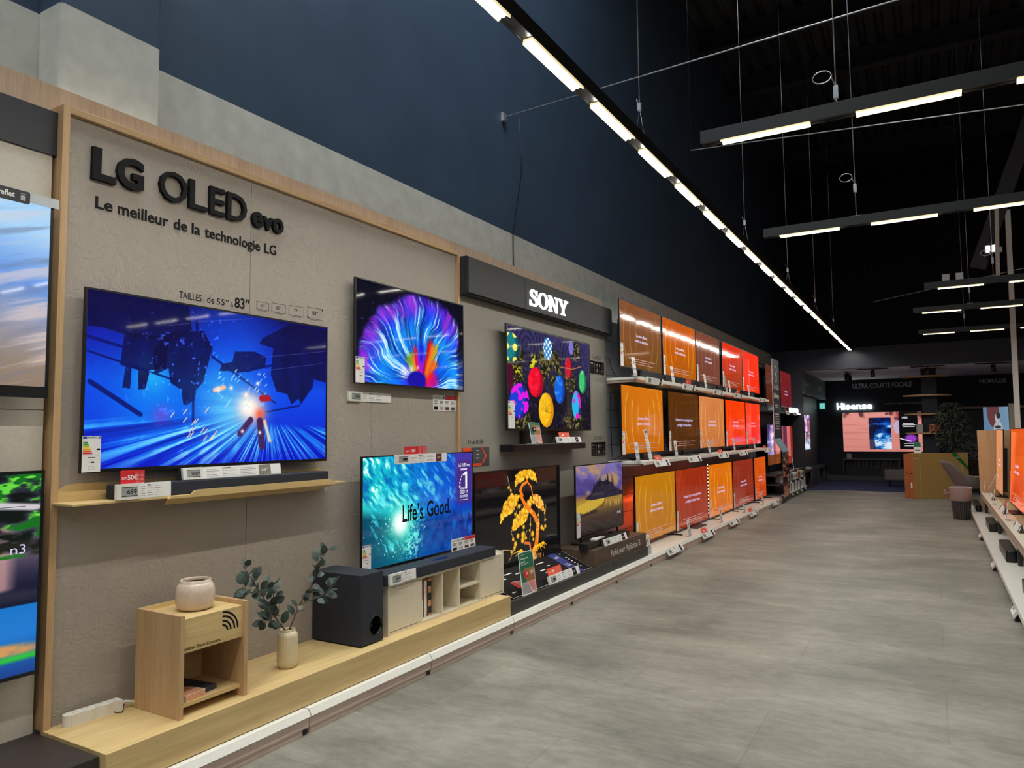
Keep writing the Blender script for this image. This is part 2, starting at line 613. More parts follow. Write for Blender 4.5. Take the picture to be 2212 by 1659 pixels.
def art_space():
    A = Art(800, 450)
    H = homog(((55, 45), (2112, 385), (2112, 1520), (20, 1640)))
    P = lambda *q: [H(*p) for p in q]
    A.grad(A.V, [(0, (8, 10, 190)), (.25, (8, 50, 215)), (.5, (8, 70, 225)), (.75, (14, 22, 160)), (1, (14, 6, 76))])
    A.mix(A.glow(*H(1330, 640), .34) * .8, (16, 96, 240))
    A.mix(A.glow(*H(640, 1000), .30) * .9, (10, 120, 240))
    A.mix(A.glow(*H(620, 800), .10) * .7, (40, 190, 240))
    A.mix(A.glow(*H(1180, 900), .16) * .5, (30, 170, 245))
    A.mix((A.noise(5, 4, 3, 5) - .5) * 1.2, (10, 40, 190))
    n1, n2 = A.noise(22, 9, 7, 4), A.noise(60, 5, 9, 4)
    ray = np.arctan2((A.V - .38), (A.U - .70) * A.asp)
    st = A.noise(30, 1.2, 21, 4, ray * 1.2, np.hypot((A.U - .7) * A.asp, A.V - .38))
    # hanging towers
    dark = (9, 6, 58)
    for q in (((60, 50), (930, 190), (960, 400), (800, 500), (500, 480), (360, 440), (180, 380), (60, 370)),
              ((380, 420), (760, 470), (740, 740), (600, 760), (560, 930), (500, 930), (500, 760), (440, 740), (430, 920), (360, 915), (390, 730), (340, 710)),
              ((780, 420), (1060, 410), (1140, 560), (1090, 740), (1060, 860), (1000, 930), (990, 1010), (930, 1060), (890, 1060), (870, 930), (780, 870), (760, 740), (640, 800), (630, 560)),
              ((1570, 470), (1800, 350), (2110, 400), (2110, 860), (2010, 830), (2000, 900), (1900, 1050), (1880, 1000), (1820, 1050), (1780, 960), (1690, 940), (1640, 790), (1660, 560), (1540, 520)),
              ((1330, 590), (1500, 590), (1600, 640), (1590, 730), (1440, 770), (1200, 760), (1220, 700), (1310, 680))):
        m = A.poly(P(*q))
        A.mix(m * (.80 + .3 * (n1 - .5)), dark)
    for q, r in ((((975, 930), (975, 1200)), .009), (((60, 460), (380, 560)), .009), (((60, 590), (800, 840)), .006),
                 (((80, 860), (520, 1150)), .014), (((1060, 580), (1450, 870)), .008), (((1350, 770), (1700, 700)), .008),
                 (((1450, 870), (1680, 1040)), .006), (((1600, 1120), (1890, 1060)), .006), (((1000, 320), (1010, 420)), .012)):
        A.mix(A.seg(P(*q), r) * .85, (8, 12, 96))
    sp = np.clip((A.noise(70, 40, 5, 3) - .70) * 9, 0, 1) * A.glow(*H(950, 700), .34)
    A.add(sp, (60, 90, 190))
    # spray along the bottom
    hz = .30 + .05 * (A.noise(7, 1, 31, 3) - .5) - .06 * np.abs(A.U - .2)
    low = np.clip((hz - A.V) / .05, 0, 1)
    A.mix(low * np.clip((st - .40) * 4, 0, 1) * .95, (28, 140, 248))
    A.mix(low * np.clip((st + .35 * (n1 - .5) - .52) * 5, 0, 1) * (.35 + .75 * A.glow(.42, .16, .36)), (140, 228, 255))
    A.mix(low * np.clip((.45 - st) * 4, 0, 1) * .7, (10, 20, 150))
    A.mix(np.clip((.10 - A.V) / .1, 0, 1) * .5, (10, 14, 190))
    A.mix(A.glow(*H(700, 1150), .06) * .5, (150, 60, 190))
    A.mix(A.glow(*H(1290, 1130), .20) * (.5 + .6 * st), (110, 220, 250))
    # burst and flyer
    A.mix(A.glow(*H(1480, 1090), .105), (255, 214, 200))
    A.mix(A.glow(*H(1440, 1070), .07), (255, 252, 240))
    A.mix(A.glow(*H(1550, 1140), .04) * .9, (250, 90, 50))
    for q, r, c in ((((1380, 1310), (1470, 1190)), .022, (66, 38, 92)), (((1550, 1200), (1570, 1420)), .026, (64, 34, 84)),
                    (((1590, 1200), (1635, 1370)), .012, (255, 190, 150)), (((1600, 1240), (1635, 1360)), .006, (160, 220, 255)),
                    (((1160, 930), (1240, 905)), .014, (255, 190, 150)), (((1565, 1000), (1620, 1000)), .022, (176, 24, 40))):
        A.mix(A.seg(P(*q), r, .006), c)
    for x, y, r in ((1190, 925, .018), (1300, 910, .014), (1530, 870, .014), (1430, 970, .02), (1400, 1290, .012), (1550, 1300, .012)):
        A.mix(A.glow(*H(x, y), r), (255, 236, 220))
    rs = np.random.RandomState(5)
    for k in range(46):
        x, y = 1180 + rs.rand() * 420, 760 + rs.rand() * 330
        A.mix(A.seg(P((x, y), (x + 14, y - 16)), .0025), (170, 225, 255))
    for k in range(16):
        x, y = 760 + rs.rand() * 400, 1120 + rs.rand() * 260
        A.mix(A.seg(P((x, y), (x + 30, y - 42)), .003), (255, 214, 190))
    for q in (((780, 362), (940, 345)), ((1000, 330), (1480, 300)), ((1560, 640), (2100, 585)), ((1560, 760), (2080, 690))):
        A.mix(A.seg(P(*q), .0015) * .5, (120, 130, 220))
    return A.image('space_scene')


def art_fluid():
    A = Art(800, 450, (4, 4, 26))
    cu, cv = .56, -.02
    X, Y = (A.U - cu) * A.asp, A.V - cv
    r, t = np.hypot(X, Y), np.arctan2(Y, X)
    w = A.noise(5, 5, 2, 4) - .5
    t2, r2 = t + .15 * w, r + .12 * (A.noise(7, 7, 8, 4) - .5)
    fil = A.noise(9, 2.2, 12, 5, t2, r2)
    fil2 = A.noise(26, 2.4, 15, 4, t2 + .06 * np.sin(r2 * 9), r2)
    col = A.ramp(r2 / 1.06, [(0, (40, 10, 190)), (.12, (200, 20, 120)), (.22, (30, 40, 220)), (.36, (8, 90, 226)),
                            (.58, (12, 130, 232)), (.74, (24, 70, 224)), (.88, (84, 40, 206)), (1, (24, 6, 80))])
    A.a = col * (.45 + 1.0 * fil[..., None])
    A.mix(np.clip((fil2 - .56) * 5, 0, 1) * np.clip((r2 - .2) * 4, 0, 1) * .85, (120, 226, 250))
    A.mix(np.clip((fil2 - .66) * 7, 0, 1) * .8, (226, 240, 255))
    A.mix(np.clip((.42 - fil2) * 5, 0, 1) * np.clip((r2 - .28) * 4, 0, 1) * .8, (8, 14, 120))
    A.mix(np.clip((A.noise(6, 3, 40, 4, t2, r2) - .52) * 5, 0, 1) * np.clip((r2 - .66) * 6, 0, 1) * .8, (150, 46, 214))
    # coloured petals near the root
    def petal(a, wd, r0, r1, c, k=1.0):
        m = np.exp(-((t2 - a) / wd) ** 4) * np.clip((r - r0) / .05, 0, 1) * np.clip((r1 - r + .05 * w) / .07, 0, 1)
        A.mix(m * k, c)
    petal(2.10, .20, .16, .44, (116, 160, 20), .9)
    petal(1.96, .10, .14, .40, (240, 120, 20), .95)
    petal(1.82, .08, .12, .48, (226, 10, 50), .95)
    petal(1.58, .22, .12, .40, (190, 10, 190), .85)
    petal(1.55, .12, .26, .52, (20, 20, 220), .8)
    petal(1.24, .10, .14, .60, (206, 8, 30), .95)
    petal(1.08, .14, .14, .58, (250, 120, 10), .95)
    petal(1.02, .05, .34, .62, (170, 176, 30), .8)
    petal(.86, .14, .12, .44, (236, 96, 8), .9)
    petal(.42, .30, .08, .34, (230, 10, 110), .8)
    petal(.70, .14, .08, .30, (250, 20, 30), .9)
    A.mix(A.glow(.40, .13, .07) * np.clip((fil2 - .3) * 3, 0, 1), (240, 236, 250))
    A.mix(A.glow(.47, .17, .05) * .8, (255, 236, 200))
    A.mix(A.glow(.53, .2, .02, 2) * .8, (250, 200, 230))
    A.mix(A.ell(.52, .06, .085, .10, .2), (22, 10, 160))
    edge = np.clip((r2 + .06 * fil2 - 1.02) / .05, 0, 1)
    lim = np.maximum(edge, np.clip((A.U - .93 + .1 * w) / .03, 0, 1) * np.clip(A.V * 2, .5, 1))
    A.mix(lim, (4, 4, 24))
    A.mix(np.clip((A.noise(40, 40, 77, 2) - .8) * 9, 0, 1) * edge * .7, (60, 50, 150))
    return A.image('colour_swirl')


def art_wave():
    A = Art(800, 450)
    A.grad(A.U * .8 + A.V * .1, [(0, (20, 200, 190)), (.25, (8, 176, 206)), (.5, (8, 112, 216)), (.75, (8, 66, 196)), (1, (24, 50, 170))])
    u, v = A.U * A.asp, A.V
    crest = .46 + .26 * np.clip(.35 - A.U, 0, 1) - .02 * A.U
    ang = A.noise(36, 9, 3, 5, A.U + .5 * A.V + .12 * A.noise(5, 5, 4), A.V - .9 * A.U)
    caus = np.clip((ang - .52) * 6, 0, 1)
    upm = np.clip((A.V - crest) / .08, 0, 1)
    A.mix(upm * caus * np.clip(1.15 - A.U, .25, 1), (140, 250, 236))
    A.mix(upm * np.clip((.47 - ang) * 5, 0, 1) * .75, (4, 78, 170))
    A.mix(np.clip((ang - .62) * 9, 0, 1) * np.clip(.5 - A.U, 0, .5) * 2 * upm, (246, 255, 250))
    lowm = np.clip((crest - A.V) / .10, 0, 1)
    lw = A.ramp(A.U, [(0, (4, 60, 92)), (.28, (4, 84, 108)), (.5, (6, 70, 150)), (1, (6, 44, 138))])
    m = (lowm * .93)[..., None]
    A.a = A.a * (1 - m) + lw * m
    tex = A.noise(24, 10, 31, 5)
    A.mix(lowm * np.clip((tex - .55) * 5, 0, 1) * np.clip(A.U - .3, 0, .6) * 1.3, (18, 110, 200))
    A.mix(lowm * np.clip((.45 - tex) * 5, 0, 1) * np.clip(A.U - .3, 0, .6) * 1.2, (3, 22, 92))
    curl = np.abs(np.hypot((A.U - .26) * A.asp, (A.V - .42) * 1.1) - .30 - .05 * (tex - .5))
    A.mix(np.exp(-(curl / .06) ** 2) * caus * (A.U < .5) * .9, (70, 226, 240))
    foam = np.exp(-(((A.U - .40 - .12 * (A.V - .15)) * A.asp) / .13) ** 2) * np.clip((.50 - A.V) / .1, 0, 1) * np.clip((A.V + .02) / .1, 0, 1)
    A.mix(foam * np.clip((A.noise(60, 44, 8, 4) - .47) * 7, 0, 1), (130, 250, 236))
    A.mix(A.glow(.31, .36, .22) * np.clip(.4 + 1.1 * (tex), 0, 1), (60, 232, 196))
    A.mix(A.glow(.30, .37, .125, 3), (250, 255, 252))
    rs = np.random.RandomState(2)
    for k in range(130):
        a, d = rs.rand() * 6.28, .14 + abs(rs.randn()) * .16
        uu, vv = .30 + math.cos(a) * d / A.asp, .33 + math.sin(a) * d * .8 - .05
        if vv < .5:
            A.mix(A.glow(uu, vv, .003 + rs.rand() * .005), (214, 255, 250))
    A.mix(np.clip((A.U - .80) / .03, 0, 1) * np.clip((A.V - .42) / .05, 0, 1) * (.55 + .5 * tex), (44, 40, 150))
    return A.image('breaking_wave')


def art_tree():
    A = Art(640, 400, (10, 9, 11))
    H = homog(((145, 105), (1005, 30), (1030, 960), (150, 1130)))
    P = lambda *q: [H(*p) for p in q]
    nz = A.noise(70, 44, 3, 4)
    n2 = A.noise(30, 20, 13, 3)
    def leafage(q, c=(236, 176, 30), seed=0):
        q = P(*q)
        for i in range(len(q)):
            pass
        m = A.poly(q)
        k = np.zeros(m.shape)
        for i in range(len(q)):
            k = np.maximum(k, A.seg([q[i], q[(i + 1) % len(q)]], .012, .004))
        body = np.maximum(m, k * (nz > .47))
        A.mix(body, c)
        A.mix(body * np.clip((nz - .5) * 7, 0, 1) * .8, (255, 214, 70))
        A.mix(body * np.clip((.46 - nz) * 7, 0, 1) * .7, (196, 110, 14))
    or_ = (240, 122, 24)
    A.mix(A.seg(P((610, 330), (585, 280), (610, 220), (660, 190), (650, 150)), [.02, .02, .02, .017, .01], .004), or_)
    A.mix(A.seg(P((660, 190), (700, 240), (720, 340)), [.012, .009, .008], .003), or_)
    leafage(((530, 240), (540, 130), (590, 75), (690, 65), (740, 110), (765, 190), (690, 150), (640, 150), (570, 200)))
    leafage(((385, 600), (395, 500), (420, 420), (490, 310), (580, 340), (550, 420), (500, 500), (440, 530)))
    leafage(((730, 330), (790, 340), (830, 420), (855, 510), (800, 480), (720, 400)), (236, 160, 70))
    leafage(((505, 690), (510, 600), (580, 510), (700, 350), (720, 390), (690, 470), (650, 590), (560, 670)))
    A.mix(A.seg(P((590, 330), (640, 430), (730, 530), (780, 640), (770, 780), (760, 880), (710, 990)), [.022, .026, .03, .034, .034, .04, .05], .004), or_)
    A.mix(A.seg(P((640, 830), (690, 840), (700, 900)), .016, .004), (216, 106, 40))
    tr = A.seg(P((640, 430), (730, 530), (780, 640), (770, 780), (760, 880), (710, 990)), [.02, .022, .024, .026, .03, .04], .006)
    A.mix(tr * np.clip((n2 - .5) * 8, 0, 1), (255, 176, 60))
    A.mix(tr * np.clip((.44 - nz) * 9, 0, 1) * .7, (190, 84, 10))
    for q in (((455, 130), (490, 300)), ((865, 440), (850, 620)), ((790, 490), (780, 600)), ((490, 700), (530, 800)), ((700, 560), (690, 800)),
              ((410, 880), (540, 900)), ((540, 860), (470, 1010)), ((560, 440), (540, 540)), ((600, 420), (580, 470)), ((660, 700), (630, 800))):
        A.mix(A.seg(P(*q), .0035, .002), (206, 176, 120))
    for x, y, r in ((466, 245, .018), (490, 275, .016), (575, 440, .025), (585, 500, .018), (535, 520, .02), (850, 530, .014), (862, 600, .016), (780, 545, .014),
                    (625, 660, .025), (565, 750, .03), (620, 740, .04), (615, 800, .035), (720, 740, .034), (540, 830, .03), (530, 870, .024), (515, 780, .022),
                    (650, 780, .022), (820, 680, .03), (860, 670, .024), (840, 700, .022), (696, 640, .018), (690, 700, .018), (500, 910, .02), (730, 800, .02), (790, 600, .012)):
        A.mix(A.glow(*H(x, y), r, 5), (250, 184, 30))
    for cx, cy, ln in ((600, 900, 90), (660, 930, 70), (800, 860, 80), (840, 840, 50)):
        for a in (200, 225, 250, 285, 320):
            t = math.radians(a)
            A.mix(A.seg(P((cx, cy), (cx + ln * math.cos(t), cy - ln * math.sin(t) * 1.0)), [.010, .002], .003), (252, 190, 30))
    gr = np.clip((A.noise(90, 8, 6, 2) - .45) * 6, 0, 1) * A.poly(P((560, 1060), (690, 960), (850, 950), (860, 1010), (600, 1110)))
    A.mix(gr, (226, 150, 60))
    A.mix(A.glow(*H(760, 1000), .05) * .6, (236, 190, 130))
    return A.image('gold_bonsai')


def art_hills():
    A = Art(640, 360)
    n, n2 = A.noise(6, 5, 4, 5, A.U + A.V * .5, A.V), A.noise(40, 30, 9, 3)
    A.grad(A.V, [(0, (16, 12, 16)), (.18, (44, 30, 28)), (.30, (86, 66, 40)), (.42, (150, 118, 44)), (.52, (150, 110, 60)), (.6, (70, 60, 130)), (.8, (110, 96, 160)), (1, (120, 108, 170))])
    up = np.clip((A.V - .55) / .06, 0, 1)
    A.mix(up * np.clip((n - .52) * 7, 0, 1) * .9, (176, 140, 100))
    A.mix(up * np.clip((.45 - n) * 6, 0, 1) * .8, (64, 54, 120))
    A.mix(np.clip(1 - np.abs(A.V - .45 - .10 * A.U + .02 * np.sin(A.U * 9)) / .09, 0, 1) * (A.U < .64), (178, 146, 48))
    A.mix(A.poly([(0, .42), (.0, .30), (.3, .32), (.56, .42), (.6, .52), (.4, .52)]), (196, 162, 54))
    A.mix(A.poly([(.17, .52), (.30, .58), (.36, .68), (.44, .74), (.60, .76), (.74, .70), (.84, .60), (1, .54), (1, .48), (.6, .48), (.3, .48)]), (38, 32, 52))
    rs = np.random.RandomState(3)
    for k in range(46):
        u = .34 + rs.rand() * .46
        b = .66 + .08 * math.sin((u - .3) * 5)
        A.mix(A.seg([(u, b - .05), (u, b + .03 + .14 * rs.rand() * (1 - abs(u - .58) * 2))], [.010, .002], .003), (24, 22, 36))
    A.mix(A.poly([(.52, .74), (.52, .82), (.60, .83), (.60, .74)]) * .9, (150, 130, 140))
    A.mix(np.clip((n2 - .6) * 6, 0, 1) * A.poly([(.2, .5), (.4, .68), (.62, .76), (.9, .58), (.9, .5)]) * .5, (86, 76, 70))
    A.mix(np.clip(1 - np.abs(A.V - .38) / .08, 0, 1) * (A.U > .6) * np.clip((A.noise(60, 8, 5, 2) - .5) * 6, 0, 1), (210, 160, 80))
    for k in range(26):
        u = rs.rand() * .42
        A.mix(A.glow(u, .27 + .05 * u + .03 * rs.rand(), .025, 4), (30, 22, 22))
    A.mix(np.clip((A.noise(90, 6, 17, 2, A.U + A.V * 2, A.V) - .52) * 5, 0, 1) * np.clip((.26 - A.V) / .1, 0, 1) * .5, (92, 70, 50))
    A.mix(A.seg([(.60, .50), (.58, .42), (.50, .34)], .006, .004), (30, 24, 24))
    return A.image('cypress_hills')


def art_eggs():
    A = Art(800, 450)
    H = homog(((105, 65), (1068, 285), (1065, 1325), (92, 1322)))
    A.grad(A.V, [(0, (14, 10, 20)), (.4, (30, 26, 44)), (.7, (44, 40, 78)), (1, (50, 46, 92))])
    tex = A.noise(60, 40, 2, 3)
    A.mix(np.clip((tex - .5) * 3, 0, 1) * .5, (84, 78, 120))
    for (x, y), r in (((330, 300), .5), ((860, 440), .36)):
        u, v = H(x, y)
        d = np.hypot((A.U - u) * A.asp, A.V - v)
        A.mix(np.clip(np.sin(d * 95) * .6, 0, 1) * np.clip((r - d) / .1, 0, 1) * (A.V > .42), (16, 14, 34))
    A.mix(np.clip((A.noise(9, 7, 5, 4) - .5) * 5, 0, 1) * (A.V < .55) * .6, (12, 8, 18))
    ns = A.noise(70, 46, 8, 3)
    def moss(x, y, w, h, yel=0):
        m = A.ell(*H(x, y), w, h, .5) * np.clip((A.noise(26, 18, 20, 3) - .30) * 5, 0, 1)
        A.mix(m, (34, 32, 16))
        A.mix(m * np.clip((ns - .50) * 8, 0, 1), (132, 120, 66) if not yel else (206, 200, 40))
        A.mix(m * np.clip((.45 - ns) * 6, 0, 1), (20, 18, 10))
    moss(170, 590, .12, .20); moss(240, 460, .07, .10); moss(600, 560, .14, .20); moss(560, 440, .08, .08)
    moss(405, 520, .05, .09, 1); moss(910, 370, .055, .11); moss(830, 760, .07, .14); moss(870, 1240, .13, .14); moss(240, 1240, .11, .12); moss(210, 650, .05, .08, 1)
    def egg(x, y, w, h, c, hi=None, dk=None):
        m = A.ell(*H(x, y), w, h, .06)
        A.mix(m, c)
        if hi: A.mix(m * np.clip((A.noise(44, 30, int(x), 3) - .5) * 6, 0, 1) * .7, hi)
        if dk:
            sh = A.ell(H(x, y)[0] - w * .35, H(x, y)[1] + h * .1, w * .95, h * 1.05, .3)
            A.mix(m * (1 - sh) * .85, dk)
        return m
    egg(428, 755, .085, .155, (232, 6, 40), (255, 40, 70), (150, 0, 30))
    egg(545, 1095, .088, .18, (246, 186, 20), (255, 206, 60), (206, 130, 10))
    egg(708, 840, .065, .155, (18, 96, 214), (70, 150, 246), (10, 50, 150))
    egg(982, 745, .05, .135, (60, 190, 106), (130, 230, 160), (20, 110, 60))
    egg(820, 580, .05, .125, (196, 10, 40), (236, 60, 80), (70, 4, 20))
    m = egg(235, 985, .10, .175, (28, 60, 206), None, (30, 14, 90))
    A.mix(m * (A.noise(26, 15, 61, 2) > .54), (226, 24, 220))
    m = egg(905, 1030, .062, .165, (40, 180, 226), None, (40, 10, 90))
    A.mix(m * (A.noise(34, 18, 62, 2) > .52), (236, 20, 200))
    m = egg(145, 330, .095, .145, (24, 122, 130), None, (10, 50, 60))
    A.mix(m * (np.sin(A.U * 74 + 2) + np.sin(A.V * 48 + 1) > .7), (236, 226, 90))
    m = egg(575, 345, .055, .12, (30, 130, 196), None, None)
    A.mix(m * (np.sin(A.U * 150) * np.sin(A.V * 90) > .15), (236, 240, 246))
    egg(115, 690, .05, .13, (74, 8, 40))
    A.mix(A.ell(*H(855, 330), .034, .075, .1), (120, 112, 200))
    u, v = H(545, 1120)
    for k in range(9):
        t = k * .35
        A.mix(A.seg([(u, v), (u + .07 * math.cos(t), v + .14 * math.sin(t))], .002, .002) * .8, (120, 74, 8))
    A.mix(A.seg([H(725, 565), H(800, 580), H(870, 590), H(965, 555)], .006, .003), (170, 110, 70))
    return A.image('painted_eggs')


def art_clouds():
    A = Art(400, 400)
    t = A.V * .9 + A.U * .25
    A.grad(t, [(0, (132, 108, 88)), (.35, (150, 132, 116)), (.55, (150, 154, 176)), (.75, (104, 150, 226)), (1, (170, 214, 250))])
    n = A.noise(4, 22, 3, 5, A.U + A.V * .2, A.V - A.U * .62)
    A.mix(np.clip((n - .52) * 5, 0, 1) * .7 * np.clip(1.1 - np.abs(A.V - .5), 0, 1), (216, 206, 214))
    A.mix(np.clip((.44 - n) * 5, 0, 1) * .5, (110, 120, 150))
    A.mix(np.clip((n - .62) * 6, 0, 1) * np.clip(.6 - A.V, 0, 1) * 1.4, (226, 186, 150))
    return A.image('streaked_sky')


def art_meal():
    A = Art(320, 540)
    A.grad(A.V, [(0, (18, 60, 140)), (.20, (24, 120, 206)), (.34, (22, 116, 200)), (.345, (22, 24, 48)), (.45, (26, 28, 52)), (.6, (86, 74, 96)), (1, (30, 34, 50))])
    n = A.noise(14, 20, 3, 4)
    for u in (.30, .50, .74, .9):
        A.mix(A.seg([(u, .44), (u, .72)], .018, .01) * .8, (196, 150, 150))
    A.mix(A.seg([(.62, .42), (.66, .62)], .03, .01), (16, 90, 196))
    gm = np.clip((n - .48) * 7, 0, 1)
    A.mix(gm * np.clip((A.U - .42 + .3 * (A.V - .6)) * 3, 0, 1) * (A.V > .58), (20, 110, 30))
    A.mix(gm * np.clip((A.U - .6) * 3, 0, 1) * (A.V > .60) * (A.noise(30, 40, 7, 2) > .58), (110, 220, 70))
    A.mix(np.clip((.5 - n) * 6, 0, 1) * (A.U > .6) * (A.V > .56), (10, 20, 14))
    A.mix(A.seg([(.62, .90), (.98, .83)], .016, .006), (206, 200, 206))
    A.mix(A.seg([(.66, .84), (.86, .74)], .012, .006), (226, 214, 206))
    A.mix(A.poly([(0, .94), (.46, .95), (.46, .80), (0, .80)]) * .6, (34, 36, 60))
    A.mix(A.ell(.80, .12, .22, .045, .4) * np.clip(n * 2, .4, 1), (206, 150, 90))
    A.mix(A.glow(.72, .14, .03) * .9, (40, 150, 40))
    A.mix(A.seg([(.2, .065), (1, .085)], .014, .01), (40, 190, 60))
    A.mix(A.seg([(.35, .285), (.75, .29)], .006, .004), (190, 150, 120))
    A.mix(A.ell(.12, .27, .18, .06, .5), (206, 200, 226))
    A.mix(A.poly([(.1, .06), (.28, .06), (.33, .2), (.08, .2)]) * .5, (150, 206, 236))
    return A.image('outdoor_meal')


def art_glow(i, c0, c1, arc, seed):
    """The shop's loop: plain glow with nested bright arcs."""
    A = Art(320, 180)
    A.grad(.55 * A.V + .45 * A.noise(2, 2, seed, 2), [(.15, c0), (.75, c1)])
    for a, top, wd, k in ((.135, .25, .0030, .8), (.275, .40, .0042, 1.0), (.42, .52, .0046, .8)):
        dv = A.V - .5
        e = a - (.30 + .25 * a) * dv ** 2
        fade = np.clip((1 - (np.abs(dv) / top) ** 2) * 1.6, 0, 1)
        q = np.abs(A.U - .5) - e
        A.mix(np.exp(-(q / wd) ** 2) * fade * k, arc)
        A.mix(np.exp(-np.clip(q, 0, 1) / .03) * (q > 0) * fade * .22, arc)
    return A.image('orange_loop_%d' % i)


def art_magazine():
    A = Art(400, 230)
    A.grad(A.V, [(0, (206, 130, 120)), (1, (226, 150, 140))])
    n = A.noise(3, 26, 4, 4)
    A.mix(np.clip((n - .55) * 5, 0, 1) * .4, (180, 100, 90))
    lf = A.noise(9, 5, 8, 3)
    A.mix(np.clip((lf - .46) * 9, 0, 1) * np.clip((A.V - .66 - .12 * np.sin(A.U * 9)) * 8, 0, 1), (96, 54, 54))
    A.mix(A.ell(.72, .62, .07, .17, .1), (190, 170, 200))
    A.mix(A.glow(.73, .92, .05), (210, 30, 70))
    m = A.poly([(.34, .06), (.62, .06), (.62, .86), (.34, .86)])
    w = A.noise(7, 7, 15, 5)
    sea = A.ramp(w, [(.3, (8, 20, 70)), (.5, (14, 60, 140)), (.58, (30, 120, 200)), (.66, (200, 220, 246)), (1, (245, 245, 255))])
    A.a = A.a * (1 - m[..., None]) + sea * m[..., None]
    A.mix(m * A.poly([(.34, .06), (.42, .06), (.40, .4), (.46, .7), (.42, .86), (.34, .86)]) * .8, (24, 20, 44))
    m2 = A.poly([(.72, .06), (.95, .06), (.95, 1), (.72, 1)])
    A.mix(m2, (12, 12, 14))
    A.mix(A.ell(.86, .33, .07, .10, .5), (150, 60, 190))
    A.mix(A.seg([(.73, .33), (.86, .26)], .012), (230, 226, 240))
    return A.image('sea_magazine')


def art_pair(i):
    A = Art(160, 220)
    n = A.noise(3, 5, 30 + i, 4)
    if i == 0:
        A.grad(A.U, [(0, (90, 70, 140)), (.42, (170, 150, 220)), (.5, (70, 40, 50)), (.7, (206, 120, 110)), (1, (214, 130, 120))])
        A.mix(np.clip((n - .55) * 7, 0, 1) * (A.U < .5), (236, 230, 250))
        A.mix(np.clip((.46 - n) * 7, 0, 1) * (A.U < .5), (60, 40, 90))
        A.mix((A.V < .25) * .9, (120, 58, 14))
    else:
        A.grad(A.U, [(0, (96, 40, 66)), (.45, (110, 44, 70)), (.5, (220, 120, 120)), (.78, (206, 100, 100)), (.82, (136, 40, 26)), (1, (128, 36, 26))])
        A.mix(np.clip((n - .52) * 7, 0, 1) * (A.U < .45) * (A.V > .5) * (A.V < .85), (206, 140, 190))
        A.mix((A.V < .2) * .95, (140, 44, 30))
    return A.image('cover_pair_%d' % i)


def art_poster():
    A = Art(200, 120)
    A.grad(A.U, [(0, (110, 150, 196)), (1, (140, 176, 206))])
    A.mix(A.ell(.38, .9, .24, .7, .05), (120, 70, 72))
    A.mix(A.ell(.55, .55, .09, .2, .1), (214, 214, 220))
    A.mix(A.ell(.57, .14, .18, .3, .1), (206, 208, 214))
    A.mix(A.ell(.59, .66, .08, .13, .1), (60, 50, 56))
    A.mix(A.ell(.56, .2, .12, .06, .3), (60, 60, 66))
    return A.image('blue_poster')


def art_portrait():
    A = Art(120, 400)
    n = A.noise(4, 14, 5, 4)
    A.grad(A.V, [(0, (190, 130, 110)), (.2, (170, 110, 90)), (.35, (30, 22, 24)), (.7, (90, 50, 34)), (1, (170, 110, 80))])
    A.mix(np.clip((n - .5) * 7, 0, 1), (206, 136, 104))
    A.mix(np.clip((.45 - n) * 7, 0, 1) * .9, (22, 16, 20))
    return A.image('warm_portrait')


def art_infocard():
    A = Art(300, 200, (16, 16, 18))
    rs = np.random.RandomState(8)
    for i in range(4):
        for j in range(2):
            u, v = .32 + i * .18, .72 - j * .42
            c = ((120, 70, 56), (170, 170, 176), (60, 70, 90), (150, 96, 80))[rs.randint(4)]
            A.mix(A.ell(u, v, .035, .13, .4), c)
            A.mix(A.seg([(u - .05, v - .2), (u + .05, v - .2)], .012), (130, 130, 130))
    A.mix(A.seg([(.06, .8), (.2, .8)], .03), (190, 190, 196))
    A.mix(A.seg([(.06, .55), (.2, .55)], .02), (110, 110, 112))
    return A.image('feature_card')
# ------------------------------------------------------------------ the room
def flat_box(name, x0, y0, z0, x1, y1, z1, m, kind='structure', parent=None):
    o = MB().box(x0, y0, z0, x1, y1, z1, m).build(name, parent)
    if kind and not parent:
        o['kind'] = kind
    return o


flat_box('floor', -0.5, -6, -0.08, 10, 19.2, 0.0, 'floor')
flat_box('floor', -0.5, 19.2, -0.08, 10, 24.3, 0.0, 'carpet')
flat_box('trim_4', 0.6, 19.17, 0.0, 4.0, 19.23, 0.006, 'steel')
wl = MB()
wl.box(-0.6, -6, 0, -0.31, 24.4, 3.42, 'grey')
wl.box(-0.6, -6, 3.42, -0.31, 24.4, 9.2, 'navy')
wl.build('wall_left')['kind'] = 'structure'
pl = MB()
pl.rbox(-0.31, 1.70, 0, -0.12, 2.19, 3.42, 'grey', 0.02)
pl.rbox(-0.31, 1.70, 3.42, -0.12, 2.19, 9.2, 'navy', 0.02)
pl.build('trim_1')['kind'] = 'structure'
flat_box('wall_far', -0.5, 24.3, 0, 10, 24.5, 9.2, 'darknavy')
flat_box('wall_front', -0.6, -6.2, 0, 10.2, -6, 9.2, 'darknavy')  # unseen, added so sky light enters only by the roof gap
flat_box('wall_right', 10, -6, 0, 10.2, 24.5, 9.2, 'darknavy')  # unseen, added dark to cut ambient light at the far end
flat_box('trim_2', -0.31, 19.2, 2.95, 10, 19.34, 3.46, 'darknavy')
flat_box('trim_3', -0.31, 19.2, 0, 0.41, 19.34, 2.95, 'darknavy')
flat_box('ceiling', 0.0, 19.34, 2.97, 10, 24.3, 3.05, 'ceilwhite')
# recess back wall lining and skirting
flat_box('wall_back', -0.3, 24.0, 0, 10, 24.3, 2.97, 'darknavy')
flat_box('baseboard_back', 0.42, 23.45, 0, 4.2, 24.0, 0.13, 'slate')
